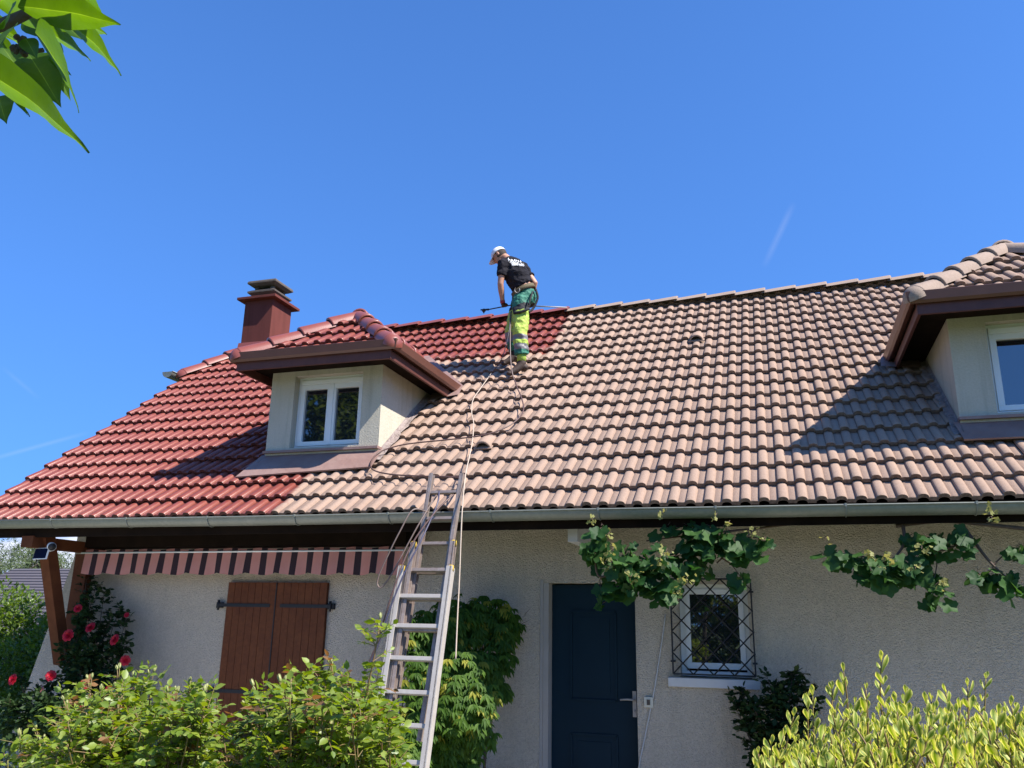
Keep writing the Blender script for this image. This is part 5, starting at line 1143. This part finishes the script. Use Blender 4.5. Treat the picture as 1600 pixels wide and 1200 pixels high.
# trousers
t = MB()
t.tube([J['waist']+Vector((.01, 0, -.035)), J['pel']+Vector((0, 0, .03)), J['pel']+Vector((0, 0, -.07))], [.142, .168, .150], 18)
t.tube([J['pel'], J['hl'], (J['hl']+J['kl'])/2, J['kl'], J['kl']*.55+J['al']*.45, J['al']+Vector((0, 0, .055))], [.12, .122, .112, .098, .096, .092], 16)
t.tube([J['pel'], J['hr'], (J['hr']+J['kr'])/2, J['kr'], J['kr']*.55+J['ar']*.45, J['ar']+Vector((0, 0, .045))], [.12, .115, .105, .092, .088, .080], 16)
tro = solid(t, .011, 'trousers', [M['green'], M['lime'], M['reflect'], M['blackcloth']], man, 5)
def imgy(p): v = np.array([p.x, p.y, p.z-CAMZ]); return 600-FPX*(v@AU)/(v@AF)
def zof(py, Y): return at(812, py, Y).z
for p in tro.data.polygons:
    c = p.center; nl = (J['hl']+(J['al']-J['hl'])*.6); near = abs((c-J['kl']).x)+abs(c.y-J['kl'].y)*1.2 < abs((c-J['kr']).x)+abs(c.y-J['kr'].y)*1.2
    z = c.z; zz = lambda py: zof(py, 9.80 if near else 9.98)
    if near: mi_ = 0 if z > zz(478)+(c.x-J['kl'].x)*.35 else 3 if z > zz(488)+(c.x-J['kl'].x)*.2 else 1 if z > zz(527) else 2 if z > zz(534) else 1 if z > zz(540) else 2 if z > zz(549) else 0
    else: mi_ = 0 if z > zz(478) else 3 if z > zz(486) else 1 if z > zz(520) else 2 if z > zz(534) else 0
    p.material_index = mi_
# socks and boots
for k, (a, tx, nm) in enumerate((('al', (-.105, -.075), 'boot'), ('ar', (-.10, -.06), 'boot'))):
    m_ = MB(); A_ = J[a]; m_.tube([A_+Vector((0, 0, .07)), A_+Vector((0, 0, -.035))], [.062, .060], 14); m_.obj('gaiter', M['lime'] if k == 0 else M['blackcloth'], man)
    gx = A_.x; gy2 = A_.y; sole = lambda dx, dy: Vector((gx+dx, gy2+dy, roof_z(gy2+dy)+.012))
    m_ = MB(); hl_ = sole(.03, .02)+Vector((0, 0, .035)); bl2 = sole(tx[0]*.6, tx[1]*.6)+Vector((0, 0, .035)); toe = sole(tx[0]*1.25, tx[1]*1.25)+Vector((0, 0, .020))
    m_.tube([A_+Vector((0, 0, -.01)), A_+Vector((.005, 0, -.06)), (hl_+bl2)/2+Vector((0, 0, .03)), bl2, toe], [.057, .058, .055, .047, .034], 14); m_.ball(hl_, (.055, .050, .045)); m_.ball(toe, (.040, .040, .026))
    solid(m_, .008, nm, [M['boot']], man, 2)
from mathutils import noise as MN
def folds(o, amp, fr, sy=1.):
    o.data.update(); n_ = [v.normal.copy() for v in o.data.vertices]
    for v, nn in zip(o.data.vertices, n_):
        q = Vector((v.co.x*fr, v.co.y*fr, v.co.z*fr*sy)); d = MN.noise(q)+.5*MN.noise(q*2.3)
        v.co += nn*amp*(-abs(d)*1.6+.35)
    o.data.update()
folds(shirt, .016, 7, 1.6); folds(tro, .018, 8, 1.3)
# belt, D-ring, harness strap
def torus_ring(mb, c, nrm, R, r, n_=20, arc=2*math.pi, a0=0):
    nrm = Vector(nrm).normalized(); x = nrm.orthogonal().normalized(); y = nrm.cross(x); mb.tube([Vector(c)+x*R*math.cos(a0+arc*i/n_)+y*R*math.sin(a0+arc*i/n_) for i in range(n_+1)], r, 6, cap=False)
ax_b = (J['chest']-J['waist']).normalized(); bc = J['waist']+Vector((.008, 0, -.045))
m_ = MB(); x = ax_b.cross(Vector((0, 1, 0))).normalized(); y = ax_b.cross(x)
V = []; N0 = 30
for h in (-.028, .028):
    for r in (.163, .168):
        for i in range(N0): t_ = 2*math.pi*i/N0; V.append(bc+ax_b*h+x*math.cos(t_)*r+y*math.sin(t_)*r*1.0)
F = []
for (a, b2) in ((0, 1), (1, 3), (3, 2), (2, 0)):
    for i in range(N0): F.append((a*N0+i, a*N0+(i+1) % N0, b2*N0+(i+1) % N0, b2*N0+i))
m_.add(V, F, 0, True); m_.obj('safety_belt', M['webbing'], man)
m_ = MB(); q = bc+(at(809, 452, 9.70)-bc)*1.0; torus_ring(m_, at(808, 453, 9.70), (.2, 1, .3), .036, .006, 20, 4.6, .4); m_.obj('d_ring', M['alu'], man)
m_ = MB(); m_.tube(smooth([at(837, 452, 9.86), at(840, 462, 9.86), at(839, 470, 9.86), at(833, 482, 9.84), at(826, 488, 9.80)], 4), .016, 8); m_.tube(smooth([at(832, 456, 9.80), at(829, 466, 9.74), at(826, 476, 9.72)], 3), .012, 8); m_.tube(smooth([at(803, 489, 9.70), at(815, 487, 9.68), at(827, 482, 9.72)], 3), .020, 8); m_.obj('harness_strap', M['blackcloth'], man)
# lance
ln = thing('spray_lance', gl, 'long thin spray lance held by the roofer across his thighs', 'spray lance')
m_ = MB(); m_.tube([lA, lB, lB+(lC-lB)*.42], .0085, 8); m_.obj('lance_tube', M['iron'], ln)
m_ = MB(); m_.tube([lB+(lC-lB)*.42, lC], .0085, 8); m_.obj('lance_extension', M['alu'], ln)
m_ = MB(); m_.ball(lA, (.028, .022, .026)); m_.tube([lA+Vector((-.045, 0, .012)), lA+Vector((.07, 0, .006))], [.010, .015], 8); m_.tube([lA, lA+Vector((0, .0, -.04))], .010, 8); m_.obj('nozzle', M['iron'], ln)
